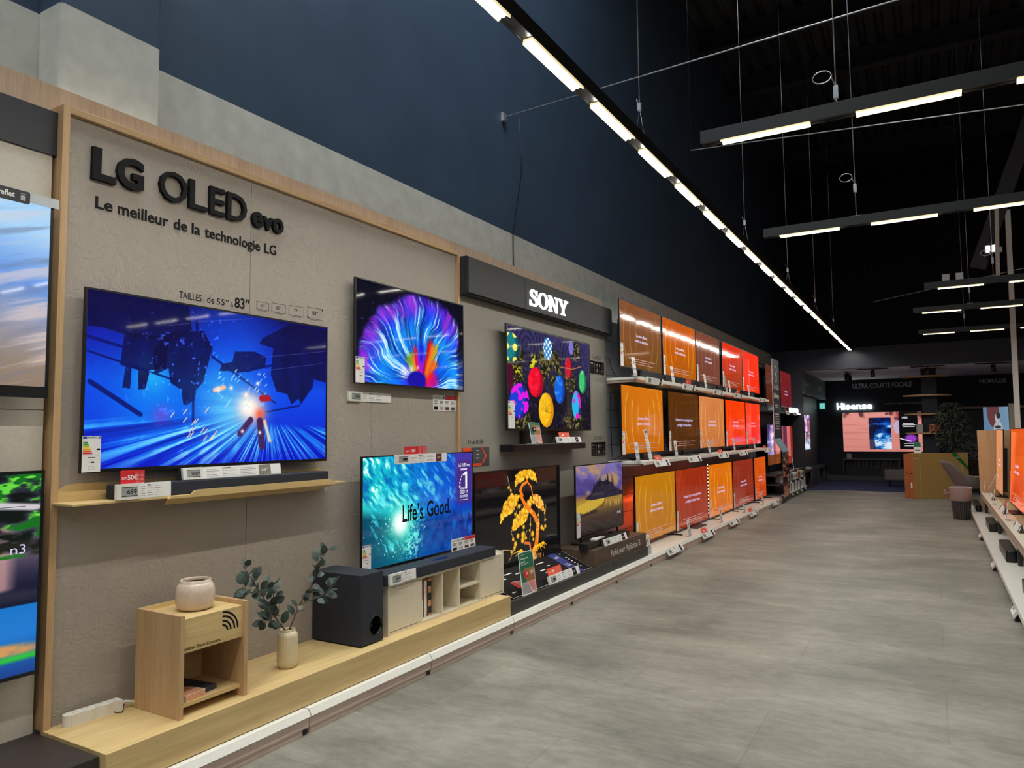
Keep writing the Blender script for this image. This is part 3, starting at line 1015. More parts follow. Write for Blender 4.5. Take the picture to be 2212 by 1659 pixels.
# ceiling deck: ribbed steel sheets over cross beams
ck = MB()
x = -0.31
prof = []
while x < 10:
    prof += [(x, 9.0), (x + 0.05, 8.9), (x + 0.20, 8.9), (x + 0.25, 9.0)]
    x += 0.30
# unseen roof gap over the first bays, added to brighten the upper navy wall
GAP_X, GAP_Y0, GAP_Y1 = 2.4, -2.0, 6.0
for ya, yb_, pr_ in ((GAP_Y1, 24.4, prof), (-6.0, GAP_Y0, prof), (GAP_Y0, GAP_Y1, [p_ for p_ in prof if p_[0] >= GAP_X])):
    n = len(pr_)
    ck.add([(a, ya, b) for a, b in pr_] + [(a, yb_, b) for a, b in pr_], [(i, i + 1, n + i + 1, n + i) for i in range(n - 1)], 'dark')
ck.build('ceiling')['kind'] = 'structure'
for i, yb in enumerate((5.6, 8.4, 11.0, 13.2, 15.3, 17.6, 20.4)):
    bm = MB()
    bm.box(-0.31, yb - 0.10, 8.52, 10, yb + 0.10, 8.56, 'dark').box(-0.31, yb - 0.012, 8.56, 10, yb + 0.012, 8.86, 'dark').box(-0.31, yb - 0.10, 8.86, 10, yb + 0.10, 8.9, 'dark')
    tag(bm.build('roof_beam'), 'dark steel roof beam crossing under the ribbed ceiling, number %s from the camera' % ('one two three four five six seven'.split()[i]), 'beam', 'roof beams under the ceiling', 'structure')


# ------------------------------------------------------------------ lamp tracks
def track(label, length, first, period, lamp_len, loc, rotz, wires, group=None, tube='rowlamp'):
    """Rail along local +x; lamps hang under it."""
    t = thing('track_light', label, 'ceiling light', loc, (0, 0, rotz), group)
    r = MB()
    r.box(0, -0.034, 0.012, length, 0.034, 0.085, 'fixture')
    r.box(0, -0.036, 0.0, length, -0.031, 0.085, 'fixture').box(0, 0.031, 0.0, length, 0.036, 0.085, 'fixture')
    r.build('rail', t)
    lm = MB()
    wing = [(-0.034, -0.014), (-0.031, -0.014), (-0.012, 0.002), (0.012, 0.002), (0.031, -0.014), (0.034, -0.014), (0.034, 0.012), (-0.034, 0.012)]
    k = len(wing)
    lm.add([(0, a, b) for a, b in wing] + [(lamp_len, a, b) for a, b in wing],
           [(i, (i + 1) % k, k + (i + 1) % k, k + i) for i in range(k)] + [tuple(range(k))[::-1], tuple(range(k, 2 * k))], 'lamplens')
    arc = [(0.011 * math.cos(a), 0.002 - 0.012 * math.sin(a)) for a in [math.pi * i / 6 for i in range(7)]]
    k = len(arc)
    tb = MB().add([(0.01, a, b) for a, b in arc] + [(lamp_len - 0.01, a, b) for a, b in arc],
                  [(i + 1, i, k + i, k + i + 1) for i in range(k - 1)] + [tuple(range(k)), tuple(range(k, 2 * k))[::-1]], tube, True)
    proto, s = None, first
    while s + lamp_len < length + 0.01:
        if proto is None:
            proto = lm.build('lamp', t, (s, 0, 0))
            tube_o = tb.build('led_tube', proto)
        else:
            c = proto.copy(); COL.objects.link(c); c.parent = t; c.location = (s, 0, 0)
            d = tube_o.copy(); COL.objects.link(d); d.parent = c
        s += period
    for wx in wires:
        w = MB()
        w.tube([(wx, 0, 0.28), (wx, 0, 5.5)], 0.0035, 'cable', 5)
        w.tube([(wx, -0.03, 0.085), (wx, 0, 0.28), (wx, 0.03, 0.085)], 0.003, 'cable', 5)
        w.box(wx - 0.012, -0.012, 0.26, wx + 0.012, 0.012, 0.31, 'cable')
        w.tube([(wx, 0.01, 0.30), (wx + 0.03, 0.03, 0.36), (wx + 0.12, 0.05, 0.39), (wx + 0.2, 0.05, 0.40)], 0.003, 'cable', 5)
        w.build('suspension_wire', t)
    return t


ZT = 3.385
track('long black lamp track running away along the navy wall', 22.7, 0.797, 0.811, 0.575, (1.56, -3.45, ZT), R90,
      [8.05, 11.25, 13.9, 16.6, 19.2], None, 'lamp')


def looped_wire(t, wx, zc):
    w = MB()
    w.tube([(wx, 0, 0.085), (wx, 0, 5.4)], 0.004, 'cable', 5)
    w.box(wx - 0.014, -0.014, zc - 0.04, wx + 0.014, 0.014, zc + 0.04, 'cable')
    pts = [(wx, 0, zc + 0.04), (wx - 0.02, -0.01, zc + 0.09)]
    for i in range(13):
        a = 2 * math.pi * i / 12
        pts.append((wx - 0.075 + 0.055 * math.cos(a), -0.01, zc + 0.11 + 0.04 * math.sin(a)))
    w.tube(pts, 0.004, 'cable', 5)
    w.box(wx - 0.04, -0.02, 0.085, wx + 0.04, 0.02, 0.092, 'cable')
    w.build('suspension_wire', t)


rows = [(1.93, 4.78, 0.134, 0.55, 'black lamp row crossing the aisle at right, nearest and highest in view', [(0.84, 0.16)]),
        (1.82, 7.45, 0.15, 0.54, 'black lamp row crossing the aisle, second from the camera', [(0.84, 0.36)]),
        (3.18, 11.40, 0.16, 0.53, 'black lamp row with two small pale boxes on top', [(0.8, 0.3)]),
        (3.00, 13.66, 0.13, 0.55, 'black lamp row above the cardboard cartons, second farthest', [(0.8, 0.3)]),
        (3.03, 16.75, 0.08, 0.55, 'farthest black lamp row, low in front of the navy header', [(0.8, 0.3)])]
for x0, y, fo, ll, lab, ws in rows:
    t = track(lab, 9.5 - x0, fo, 0.812, ll, (x0, y, ZT), 0, [], 'lamp rows crossing the aisle')
    for wx, zc in ws:
        looped_wire(t, wx, zc)
    looped_wire(t, 3.4, 0.3)
# the same rows carry on over the part of the hall behind the camera
for x0, y in ((1.9, 2.1), (1.9, -0.6), (1.9, -3.3)):
    track('black lamp row over the aisle outside the picture', 7.6, 0.13, 0.812, 0.55, (x0, y, ZT), 0, [], 'lamp rows outside the picture')

for i, bx in enumerate((3.44, 3.60)):
    b = MB().rbox(-0.045, -0.04, 0, 0.045, 0.04, 0.09, 'lightprint', 0.01).build('junction_box', None, (bx, 11.40, 3.471))
    tag(b, ('left' if i == 0 else 'right') + ' of two pale junction boxes standing on the third lamp row', 'junction box', 'junction boxes on the lamp row')


# ------------------------------------------------------------------ steel cables, posts and other things under the roof
c = MB()
c.tube([(-0.31, 5.92, 4.54), (3.0, 5.92, 4.64), (9.5, 5.92, 4.72)], 0.006, 'cable', 6)
c.box(-0.31, 5.89, 4.50, -0.28, 5.95, 4.58, 'cable')
tag(c.build('tension_cable'), 'steel cable stretched from the navy wall out behind the lamp track', 'cable')
c = MB().tube([(-0.14, 5.95, 4.50), (-0.18, 6.05, 4.0), (-0.30, 6.08, 3.42), (-0.30, 6.08, 2.95)], 0.005, 'flex', 6)
tag(c.build('hanging_wire'), 'thin dark wire hanging from the steel cable down to the wood band', 'wire')
c = MB().tube([(0.95, 8.0, 4.66), (4.06, 8.0, 4.44), (9.5, 8.0, 4.2)], 0.006, 'cable', 6)
c.tube([(0.95, 8.0, 4.66), (0.95, 8.0, 8.9)], 0.004, 'flex', 5)
tag(c.build('tension_cable'), 'steel cable sagging across the dark hall below the nearest lamp row', 'cable')
c = MB().tube([(2.2, 17.2, 4.2), (9.5, 17.2, 5.3)], 0.008, 'cable', 6)
c.tube([(2.2, 17.2, 4.2), (2.2, 17.2, 8.9)], 0.004, 'flex', 5)
tag(c.build('tension_cable'), 'steel cable crossing behind the white post at right', 'cable')

po = thing('steel_post', 'tall white steel post rising behind the right hand display island', 'post', (4.50, 15.7, 0))
MB().box(-0.04, -0.04, 0.0, 0.04, 0.04, 5.42, 'white').build('shaft', po, rot=(0, 0.008, 0))
MB().box(-0.09, -0.09, 0, 0.09, 0.09, 0.02, 'white').build('base_plate', po)
po = MB().box(-0.022, -0.022, 0, 0.022, 0.022, 1.0, 'beige_edge').build('support_strut', None, (4.03, 11.40, 3.474), (0, 0.03, 0))
tag(po, 'slim pale strut standing on the third lamp row beside the white post', 'strut')
br = MB()
br.box(-0.11, -0.06, -1.5, 0.11, 0.06, 3.6, 'brownsteel')
tag(br.build('diagonal_brace', None, (4.42, 13.4, 5.4), (0, 0.34, 0)), 'dim brown diagonal roof brace leaning at the top right', 'brace', None, 'structure')
fl = thing('floodlight', 'small twin floodlight glaring white beside the white post', 'floodlight', (4.10, 13.1, 4.2))
MB().box(-0.10, 0.0, -0.06, 0.06, 0.10, 0.07, 'slate').build('housing', fl)
MB().box(0.06, 0.03, -0.05, 0.13, 0.09, 0.02, 'lightprint').build('battery_box', fl)
MB().tube([(0.0, .05, .07), (0.0, .05, 4.7)], .006, 'flex', 6).build('hanging_rod', fl)
for s in (-0.055, 0.015):
    MB().rbox(s - 0.028, -0.012, -0.05, s + 0.028, 0.0, 0.055, 'whitelamp' if 'whitelamp' in M else 'whitelit', 0.012, 'y').build('lens', fl)
# ------------------------------------------------------------------ televisions, tags and cards
def energy_label(parent, x, z, y, w=0.078, h=0.158, full=True):
    e = MB()
    e.box(x, y - 0.0008, z, x + w, y, z + h, 'paper')
    yy = y - 0.0014
    e.rect(x + .03 * w, z + .92 * h, x + .24 * w, z + .985 * h, yy, 'eblue')
    e.rect(x + .84 * w, z + .92 * h, x + .97 * w, z + .985 * h, yy, 'taupe')
    for i, m in enumerate(('e1', 'e2', 'e3', 'e4', 'e5', 'e6', 'e7')):
        zz = z + (.80 - i * .05) * h
        L = (.22 + i * .045) * w
        e.poly([(x + .04 * w, zz), (x + .04 * w + L, zz), (x + .08 * w + L, zz + .018 * h), (x + .04 * w + L, zz + .036 * h), (x + .04 * w, zz + .036 * h)], yy, m)
    zz = z + .60 * h
    e.poly([(x + .74 * w, zz + .025 * h), (x + .82 * w, zz), (x + .96 * w, zz), (x + .96 * w, zz + .05 * h), (x + .82 * w, zz + .05 * h)], yy, 'ink')
    e.rect(x + .3 * w, z + .395 * h, x + .72 * w, z + .41 * h, yy, 'ink')
    e.rect(x + .04 * w, z + .46 * h, x + .96 * w, z + .463 * h, yy, 'lightprint')
    e.rect(x + .04 * w, z + .345 * h, x + .96 * w, z + .348 * h, yy, 'lightprint')
    if full:
        e.text('ENERG', x + .27 * w, z + .93 * h, .06 * h * 1.2, yy, 'eblue', bold=.02, width=.5 * w)
        e.rect(x + .5 * w, z + .25 * h, x + .66 * w, z + .29 * h, yy, 'ink')
        e.rect(x + .36 * w, z + .262 * h, x + .44 * w, z + .278 * h, yy, 'ink')
        for a, b, c_, d in ((.34, .08, .66, .085), (.34, .145, .66, .15), (.34, .08, .35, .15), (.65, .08, .66, .15)):
            e.rect(x + a * w, z + b * h, x + c_ * w, z + d * h, yy, 'greyprint')
    return e.build('energy_label', parent)


def tv(label, w, h, loc, rot, screen, bez=0.008, bez_b=None, depth=0.045, stand=None, tilt=0.0, label_at=None, group=None,
       back=0.0, extra=None, rise=0.0, frame='black', full=True, gloss=None, reach=(.13, .15)):
    """Base point at the middle of the bottom edge; front face looks along local -y."""
    bez_b = bez_b or bez
    t = thing('television', label, 'television', loc, rot, group)
    R_ = (tilt, 0, 0)
    z0 = rise
    b = MB()
    b.box(-w / 2, 0, z0, w / 2, 0.012, z0 + h, frame)
    y = -0.004
    b.box(-w / 2, y, z0 + h - bez, w / 2, 0, z0 + h, frame).box(-w / 2, y, z0, w / 2, 0, z0 + bez_b, frame)
    b.box(-w / 2, y, z0 + bez_b, -w / 2 + bez, 0, z0 + h - bez, frame).box(w / 2 - bez, y, z0 + bez_b, w / 2, 0, z0 + h - bez, frame)
    b.build('bezel', t, rot=R_)
    MB().rbox(-w * .42, 0.012, z0 + h * .06, w * .42, 0.012 + depth, z0 + h * .72, 'black', 0.02, 'y').build('back_housing', t, rot=R_)
    s = MB()
    s.rect(-w / 2 + bez, z0 + bez_b, w / 2 - bez, z0 + h - bez, -0.0012, screen, True)
    if extra:
        extra(s, -w / 2 + bez, z0 + bez_b, w - 2 * bez, h - bez - bez_b, -0.0022)
    s.build('screen', t, rot=R_)
    if label_at is not None:
        e = energy_label(t, -w / 2 + label_at[0], z0 + label_at[1], -0.0045, *(label_at[2:] or (0.078, 0.158)), full=full)
        e.rotation_euler = R_
    if stand == 'wall':
        MB().box(-0.2, 0.012 + depth, z0 + h * .3, 0.2, 0.012 + depth + back, z0 + h * .62, 'black').build('wall_mount', t)
    elif stand == 'legs':
        for s_ in (-1, 1):
            l = MB()
            xx = s_ * (w * .5 - 0.14)
            l.tube([(xx, 0.02, z0 + 0.03), (xx, 0.012, 0.012)], 0.012, 'black', 6)
            l.rbox(xx - 0.013, -reach[0], 0.0, xx + 0.013, reach[1], 0.014, 'black', 0.006)
            l.build('leg', t)
    elif stand == 'plate':
        p = MB()
        p.box(-0.035, 0.015, 0.012, 0.035, 0.04, z0 + 0.1, 'black')
        sp = MB().rbox(-0.24, -reach[0], 0, 0.24, min(.12, reach[1]), 0.014, 'black', 0.02).build('stand_plate', t)
        p.build('neck', sp)
    return t


def price_tag(label, loc, rot, w=0.42, h=0.07, tilt=-0.45, tab=None, num=None, dark=True, foot=False, group=None, disp=0.30, backm='white', tabtext=None, tabx=.22):
    """Clip-on price holder: little e-paper display, printed strip, dark size block, sometimes a coloured tab."""
    t = thing('price_tag', label, 'price tag', loc, rot, group)
    R_ = (tilt, 0, 0)
    MB().box(-w / 2, 0.0, 0, w / 2, 0.004, h, backm).build('holder', t, rot=R_)
    dw = w * disp
    d = MB()
    d.rbox(-w / 2, -0.011, 0.0, -w / 2 + dw, 0, h * 1.0, 'white', 0.004, 'y')
    disp_o = d.build('price_display', t, rot=R_)
    d = MB()
    d.rect(-w / 2 + dw * .2, h * .2, -w / 2 + dw * .86, h * .80, -0.0116, 'epaper')
    d.rect(-w / 2 + dw * .2, h * .2, -w / 2 + dw * .86, h * .24, -0.0119, 'ink')
    d.rect(-w / 2 + dw * .2, h * .76, -w / 2 + dw * .86, h * .80, -0.0119, 'ink')
    if num:
        d.text(num, -w / 2 + dw * .82, h * .36, h * .40, -0.0121, 'ink', 'r', bold=.012, width=dw * .40)
    else:
        d.rect(-w / 2 + dw * .48, h * .36, -w / 2 + dw * .80, h * .60, -0.0121, 'ink')
    d.build('epaper_screen', disp_o)
    p = MB()
    x0 = -w / 2 + dw
    p.rect(x0, 0.002, w / 2, h - 0.002, -0.0008, 'paper')
    pw = w / 2 - x0
    for i in range(5):
        z = h * (.16 + i * .15)
        for a, b in ((.05, .2), (.24, .42), (.46, .66)):
            p.rect(x0 + pw * a, z, x0 + pw * (b - .03 * ((i * 7) % 3)), z + h * .035, -0.0012, 'greyprint' if i % 2 else 'lightprint')
    p.rect(x0 + pw * .24, h * .82, x0 + pw * .34, h * .88, -0.0012, 'ink')
    if dark:
        m = dark if isinstance(dark, str) else 'ink'
        p.rect(x0 + pw * .70, 0.003, x0 + pw * .86, h - 0.003, -0.0012, m)
        p.text('65"', x0 + pw * .78, h * .38, h * .34, -0.0016, 'paper', 'c', width=pw * .09)
    p.build('info_strip', t, rot=R_)
    if tab:
        q = MB()
        tw = w * .42
        tx = -w / 2 + w * tabx
        q.box(tx, 0.004, h * .7, tx + tw, 0.006, h * 1.85, tab)
        if tabtext:
            q.text(tabtext, tx + tw * .28, h * 1.25, h * .42, 0.0034, 'paper', 'l', bold=.03)
            q.rect(tx + tw * .04, h * 1.36, tx + tw * .24, h * 1.40, 0.0034, 'paper')
            q.rect(tx + tw * .04, h * 1.28, tx + tw * .22, h * 1.31, 0.0034, 'paper')
        else:
            q.rect(tx + tw * .28, h * 1.22, tx + tw * .46, h * 1.52, 0.0034, 'paper')
        for i in range(9):
            for a in (.62, .82):
                q.rect(tx + tw * a, h * (1.02 + i * .085), tx + tw * (a + .15), h * (1.05 + i * .085), 0.0034, 'pinkprint')
        q.build('promo_tab', t, rot=R_)
    if foot:
        f = MB()
        f.add([(-w / 2, 0.004, 0), (w / 2, 0.004, 0), (w / 2, 0.055, -0.002), (-w / 2, 0.055, -0.002), (-w / 2, 0.032, h * .98), (w / 2, 0.032, h * .98)],
              [(0, 3, 2, 1), (3, 2, 5, 4), (0, 4, 3), (1, 2, 5)], 'plinthdark')
        f.build('easel_foot', t)
    return t


def size_sign(label, loc, rot, kind='LED', w=0.105, h=0.215, group=None, tilt=-0.12):
    t = thing('size_sign', label, 'size sign', loc, rot, group)
    R_ = (tilt, 0, 0)
    b = MB()
    b.box(-w / 2, 0, 0.0, w / 2, 0.003, h, 'paper')
    b.rect(-w / 2, 0.0, w / 2, h * .42, -0.0006, 'lightprint')
    b.rect(-w / 2, h * .40, w / 2, h * .43, -0.0008, 'greyprint')
    b.text('65"', 0, h * .62, h * .25, -0.0012, 'ink', 'c', bold=.012, width=w * .62)
    b.rect(-w * .2, h * .53, w * .2, h * .545, -0.0012, 'greyprint')
    if kind == 'LED':
        b.text('LED', 0, h * .17, h * .15, -0.0012, 'paper', 'c', width=w * .5)
    else:
        b.rect(-w * .4, h * .15, w * .4, h * .31, -0.0012, 'paper')
        b.text(kind, 0, h * .18, h * .10, -0.0016, 'greyprint', 'c', width=w * .6)
    b.build('sign_panel', t, rot=R_)
    MB().rbox(-w / 2, -0.005, 0, w / 2, 0.035, 0.007, 'acrylic', 0.004).build('acrylic_foot', t)
    return t


def promo_card(label, loc, rot, num='10X', w=0.215, h=0.33, tilt=-0.22):
    t = thing('promo_card', label, 'promotion card', loc, rot)
    b = MB()
    b.box(-w / 2, 0, 0, w / 2, 0.003, h, 'paper')
    y = -0.0006
    W_ = w * .47
    b.rect(-W_, h * .30, W_, h * .985, y, 'green')
    b.poly([(W_, h * .30), (W_, h * .60), (-W_ * .3, h * .62), (-W_ * .75, h * .56), (-W_ * .2, h * .30)], y - .0003, 'gold')
    b.poly([(-W_, h * .03), (W_ * .3, h * .03), (-W_ * .15, h * .30), (-W_, h * .30)], y, 'lightprint')
    b.poly([(W_ * .55, h * .03), (W_, h * .03), (W_, h * .30), (-W_ * .15, h * .30)], y - .0002, 'pinkprint')
    yy = y - .0007
    b.text('Financement', -W_ * .86, h * .83, h * .055, yy, 'paper', bold=.02, width=W_ * 1.15)
    b.text('spécial', -W_ * .86, h * .755, h * .055, yy, 'paper', bold=.02, width=W_ * .62)
    b.rect(-W_ * .86, h * .725, W_ * .5, h * .731, yy, 'paper').rect(-W_ * .86, h * .70, W_ * .2, h * .706, yy, 'paper')
    b.rect(-W_ * .86, h * .93, -W_ * .3, h * .938, yy, 'paper').rect(W_ * .45, h * .95, W_ * .9, h * .96, yy, 'paper')
    b.rect(-W_ * .62, h * .40, W_ * .12, h * .545, yy, 'red' if num == '10X' else 'ink')
    b.rect(-W_ * .3, h * .46, W_ * .02, h * .52, yy - .0003, 'pinkprint')
    b.text(num, W_ * .28, h * .47, h * .085, yy, 'paper', bold=.02, width=W_ * .6)
    b.rect(W_ * .34, h * .45, W_ * .8, h * .456, yy, 'paper').rect(W_ * .34, h * .55, W_ * .7, h * .556, yy, 'paper')
    for i in range(9):
        b.rect(-W_ * .9, h * (.09 + i * .021), W_ * (.82 - .1 * (i % 3)), h * (.094 + i * .021), yy, 'greyprint')
    b.rect(-W_ * .3, h * .035, W_ * .35, h * .052, yy, 'red')
    b.build('printed_face', t, rot=(tilt, 0, 0))
    MB().rbox(-w * .4, -0.004, 0, w * .4, 0.07, 0.006, 'acrylic', 0.004).build('acrylic_foot', t)
    return t


def feature_card(label, loc, rot, w=0.30, h=0.125, tilt=0.0, foot=False):
    """White card with a red corner and four small columns."""
    t = thing('feature_card', label, 'information card', loc, rot)
    b = MB()
    b.box(-w / 2, 0, 0, w / 2, 0.003, h, 'paper')
    y = -0.0006
    b.rect(0.01, h * .72, w / 2, h, y, 'red')
    b.text('LG OLED', -w * .47, h * .79, h * .14, y, 'ink', bold=.015, width=w * .30)
    b.text('evo', -w * .15, h * .79, h * .10, y, 'ink', bold=.01, width=w * .07)
    b.rect(-w * .06, h * .77, -w * .01, h * .92, y, 'ink')
    b.rect(w * .05, h * .83, w * .08, h * .88, y - .0003, 'pinkprint').rect(w * .12, h * .845, w * .4, h * .865, y - .0003, 'pinkprint')
    for i in range(4):
        x0 = -w * .46 + i * w * .245
        for k, f in enumerate((.17, .15, .14)):
            b.rect(x0, h * (.60 - k * .075), x0 + w * (f - .02 * ((i + k) % 2)), h * (.635 - k * .075), y, 'ink')
        for k in range(3):
            b.rect(x0, h * (.38 - k * .03), x0 + w * .18, h * (.388 - k * .03), y, 'lightprint')
        b.rect(x0, h * .06, x0 + w * .17, h * .27, y, ('ink', 'lightprint', 'maroon', 'slate')[i])
    b.build('printed_face', t, rot=(tilt, 0, 0))
    return t


def soundbar(label, y0, y1, z0, z1, xb, xf, group=None, m='fabric'):
    t = thing('soundbar', label, 'soundbar', (xb, (y0 + y1) / 2, z0), WALL, group)
    w = y1 - y0
    d = xf - xb
    b = MB().rbox(-w / 2, -d, 0, w / 2, 0, z1 - z0, m, 0.018)
    b.build('body', t, bevel=0.006)
    g = MB().rbox(-w * .06, -d * .72, z1 - z0, w * .06, -d * .5, z1 - z0 + 0.0015, 'glossblack', 0.008)
    g.build('control_strip', t)
    f = MB()
    for s in (-1, 1):
        f.box(s * w * .4 - 0.02, -d * .7, -0.0, s * w * .4 + 0.02, -d * .3, 0.003, 'black')
    f.build('rubber_feet', t)
    return t
# ------------------------------------------------------------------ wall coverings along the left
class LB(MB):
    """Mesh builder whose wb() takes world boxes for a thing standing at org and turned to face +x."""

    def __init__(s, org):
        super().__init__()
        s.org = org

    def wb(s, x0, y0, z0, x1, y1, z1, m, r=0, axis='z'):
        ox, oy, oz = s.org
        a = (y0 - oy, -(x1 - ox), z0 - oz, y1 - oy, -(x0 - ox), z1 - oz)
        return s.rbox(*a, m, r, axis) if r else s.box(*a, m)


def block(name, label, cat, x0, y0, z0, x1, y1, z1, m, group=None, bevel=0.0, kind=None):
    org = (x0, (y0 + y1) / 2, z0)
    o = LB(org).wb(x0, y0, z0, x1, y1, z1, m).build(name, None, org, WALL, bevel)
    return tag(o, label, cat, group, kind)


block('wood_band', 'pale beech band running along the wall above the display panels', 'wood band', -0.11, 0.3, 2.45, -0.073, 7.72, 2.997, 'beech_z')
g = 'stone wall panels behind the oak plinth'
block('wall_panel', 'beige stone-look wall panel at left, behind the largest television', 'wall panel', -0.06, 1.69, 0.20, 0, 2.665, 2.875, 'lgstone', g, .001)
block('wall_panel', 'beige stone-look wall panel, middle one of three, behind the subwoofer', 'wall panel', -0.06, 2.668, 0.20, 0, 3.660, 2.875, 'lgstone', g, .001)
block('wall_panel', 'beige stone-look wall panel at right, behind the colourful swirl television', 'wall panel', -0.06, 3.662, 0.20, 0, 4.645, 2.875, 'lgstone', g, .001)
org = (-0.06, 3.16, 0.262)
t = thing('panel_frame', 'light oak frame around the beige stone-look panels', 'frame', org, WALL)
LB(org).wb(-0.072, 1.653, 0.262, 0.022, 1.682, 2.890, 'oak_z').build('jamb', t)
LB(org).wb(-0.072, 4.645, 0.262, 0.022, 4.672, 2.862, 'oak_z').build('jamb', t)
LB(org).wb(-0.072, 1.682, 2.858, 0.022, 4.672, 2.890, 'oak_frame').build('top_rail', t, bevel=.002)
block('wall_panel', 'cream wall panel above, behind the sky-screened television at left edge', 'wall panel', -0.075, 0.3, 1.572, -0.03, 1.640, 2.70, 'cream')
block('wall_panel', 'cream wall panel below, behind the meal-scene television at left edge', 'wall panel', -0.075, 0.3, 0.22, -0.03, 1.640, 1.568, 'cream')
block('fascia_board', 'dark navy fascia board at the left edge under the beech band', 'fascia', -0.075, 0.3, 2.665, -0.02, 1.652, 2.858, 'fascia_navy')
block('wall_panel', 'grey cement-look wall panel under the charcoal illuminated sign', 'wall panel', -0.06, 4.675, 0.20, -0.001, 7.655, 2.60, 'sonystone')
block('display_plinth', 'near-black plinth at the lower left corner, left of the oak plinth', 'plinth', -0.03, 0.3, 0.115, 0.425, 1.648, 0.252, 'ebony', None, .002)

org = (0, 3.16, 0.118)
t = thing('display_plinth', 'long light oak plinth carrying the cabinet, vase and subwoofer', 'plinth', org, WALL)
LB(org).wb(0.0, 1.655, 0.118, 0.44, 4.670, 0.262, 'oak_y').build('deck', t, bevel=.0015)
LB(org).wb(0.44, 1.655, 0.118, 0.46, 3.662, 0.262, 'oak_y').build('front_board', t, bevel=.0015)
LB(org).wb(0.44, 3.665, 0.118, 0.46, 4.670, 0.262, 'oak_y').build('front_board', t, bevel=.0015)
org = (0, 6.16, 0.118)
t = thing('display_plinth', 'charcoal plinth under the gold tree television', 'plinth', org, WALL)
LB(org).wb(0.0, 4.676, 0.118, 0.44, 7.640, 0.211, 'plinthdark').build('deck', t, bevel=.001)
LB(org).wb(0.44, 4.676, 0.118, 0.458, 6.651, 0.211, 'plinthdark').build('front_board', t, bevel=.001)
LB(org).wb(0.44, 6.657, 0.118, 0.458, 7.640, 0.211, 'plinthdark').build('front_board', t, bevel=.001)

# white base units, one per bay
edges = [0.66, 1.66, 2.65, 3.645, 4.65, 5.66, 6.665, 7.665, 8.95, 10.27, 11.60, 12.92, 14.25, 15.55]
where = ['at lower left corner, under the near-black plinth', 'under the left end of the oak plinth', 'under the oak plinth below the vase and subwoofer',
         'under the oak plinth below the cream cabinet', 'under the charcoal plinth below the green promotion card', 'under the charcoal plinth below the black print board',
         'below the walnut riser', 'below the mustard-yellow television', 'below the first brick-red television', 'below the bright orange lower television with lit dots',
         'below the dull maroon lower television', 'below the vivid orange lower television', 'below the free-standing club sign']
proto = None
for i in range(len(edges) - 1):
    y0, y1 = edges[i] + .004, edges[i + 1] - .004
    org = (0, (y0 + y1) / 2, 0)
    t = thing('base_unit', 'white steel base unit on the floor ' + where[i], 'base unit', org, WALL, 'base units along the left wall')
    b = LB(org).wb(-0.02, y0, 0.085, 0.478, y1, 0.114, 'white')
    b.build('deck', t, bevel=.001)
    w = (y1 - y0) / 2
    l = MB()
    pr = [(-0.478, 0.114), (-0.478, 0.082), (-0.500, 0.076), (-0.508, 0.082), (-0.488, 0.114)]
    l.add([(-w, a, b_) for a, b_ in pr] + [(w, a, b_) for a, b_ in pr],
          [tuple(range(5))[::-1], tuple(range(5, 10))] + [(i_, (i_ + 1) % 5, 5 + (i_ + 1) % 5, 5 + i_) for i_ in range(5)], 'white')
    l.build('price_rail', t)
    k = MB().box(-w, -0.496, 0.030, w, -0.470, 0.080, 'kick').box(-w, -0.490, 0.0, w, -0.468, 0.030, 'kick')
    k.build('kick_plate', t)
    MB().box(w - 0.035, -0.497, 0.004, w - 0.008, -0.465, 0.024, 'black').build('foot_clip', t)
    MB().box(-w, -0.46, 0.0, -w + .03, -0.02, 0.085, 'kick').box(w - .03, -0.46, 0.0, w, -0.02, 0.085, 'kick').build('foot', t)


# ------------------------------------------------------------------ lettering on the stone panels
def letters(name, label, strings, loc, kind=None):
    """strings: (text, x, z, size, bold, depth, width)"""
    t = thing(name, label, 'lettering', loc, WALL)
    for s, x, z, size, bold, depth, width, m in strings:
        W_ = lambda q: text_shape(q, bold)[3]
        for wd in s.split(' '):
            pre = s[:s.index(wd)]
            x0 = (W_(pre + wd[0]) - W_(wd[0])) / W_(s) * width if pre else 0
            x1 = W_(pre + wd) / W_(s) * width
            if wd == '·':
                continue
            MB().text(wd, x + x0, z, size, -0.0006, m, 'l', 1.0, bold, depth, x1 - x0).build('word', t)
    return t


def cap_size(h):      # font size for a capital height
    vs, fs, a0, a1, b0, b1 = text_shape('H', 0.0)
    return h / (b1 - b0)


t = thing('wall_sign', 'large black raised letters reading LG OLED evo on the stone panels', 'sign', (0.0, 1.785, 2.604), WALL)
for s, x0, x1, h, bold in (('L', 0, .108, .146, .035), ('G', .112, .242, .148, .035), ('O', .324, .474, .152, .008), ('L', .486, .590, .146, .012),
                           ('E', .606, .696, .146, .012), ('D', .712, .838, .146, .012), ('e', .875, .950, .088, .03), ('v', .948, 1.020, .076, .03), ('o', 1.018, 1.096, .088, .03)):
    vs, fs, a0, a1, b0, b1 = text_shape(s, bold)
    b = MB()
    b.text(s, x0, -b0 * h / (b1 - b0), h / (b1 - b0), 0.0, 'ink', 'l', 1.0, bold, .022, x1 - x0)
    b.build('letter', t)
t = thing('wall_lettering', 'black line Le meilleur de la technologie LG on the stone panels', 'lettering', (0, 1.812, 2.480), WALL)
for s, x0, x1 in (('Le', 0, .078), ('meilleur', .103, .357), ('de', .386, .462), ('la', .488, .537), ('technologie', .562, .917), ('LG', .949, 1.032)):
    MB().text(s, x0, 0, cap_size(.052), -.0006, 'ink', 'l', 1.0, .014, .003, x1 - x0).build('word', t)
t = thing('wall_lettering', 'black printed line TAILLES de 55 à 83 above the largest television', 'lettering', (0.0, 2.237, 2.140), WALL)
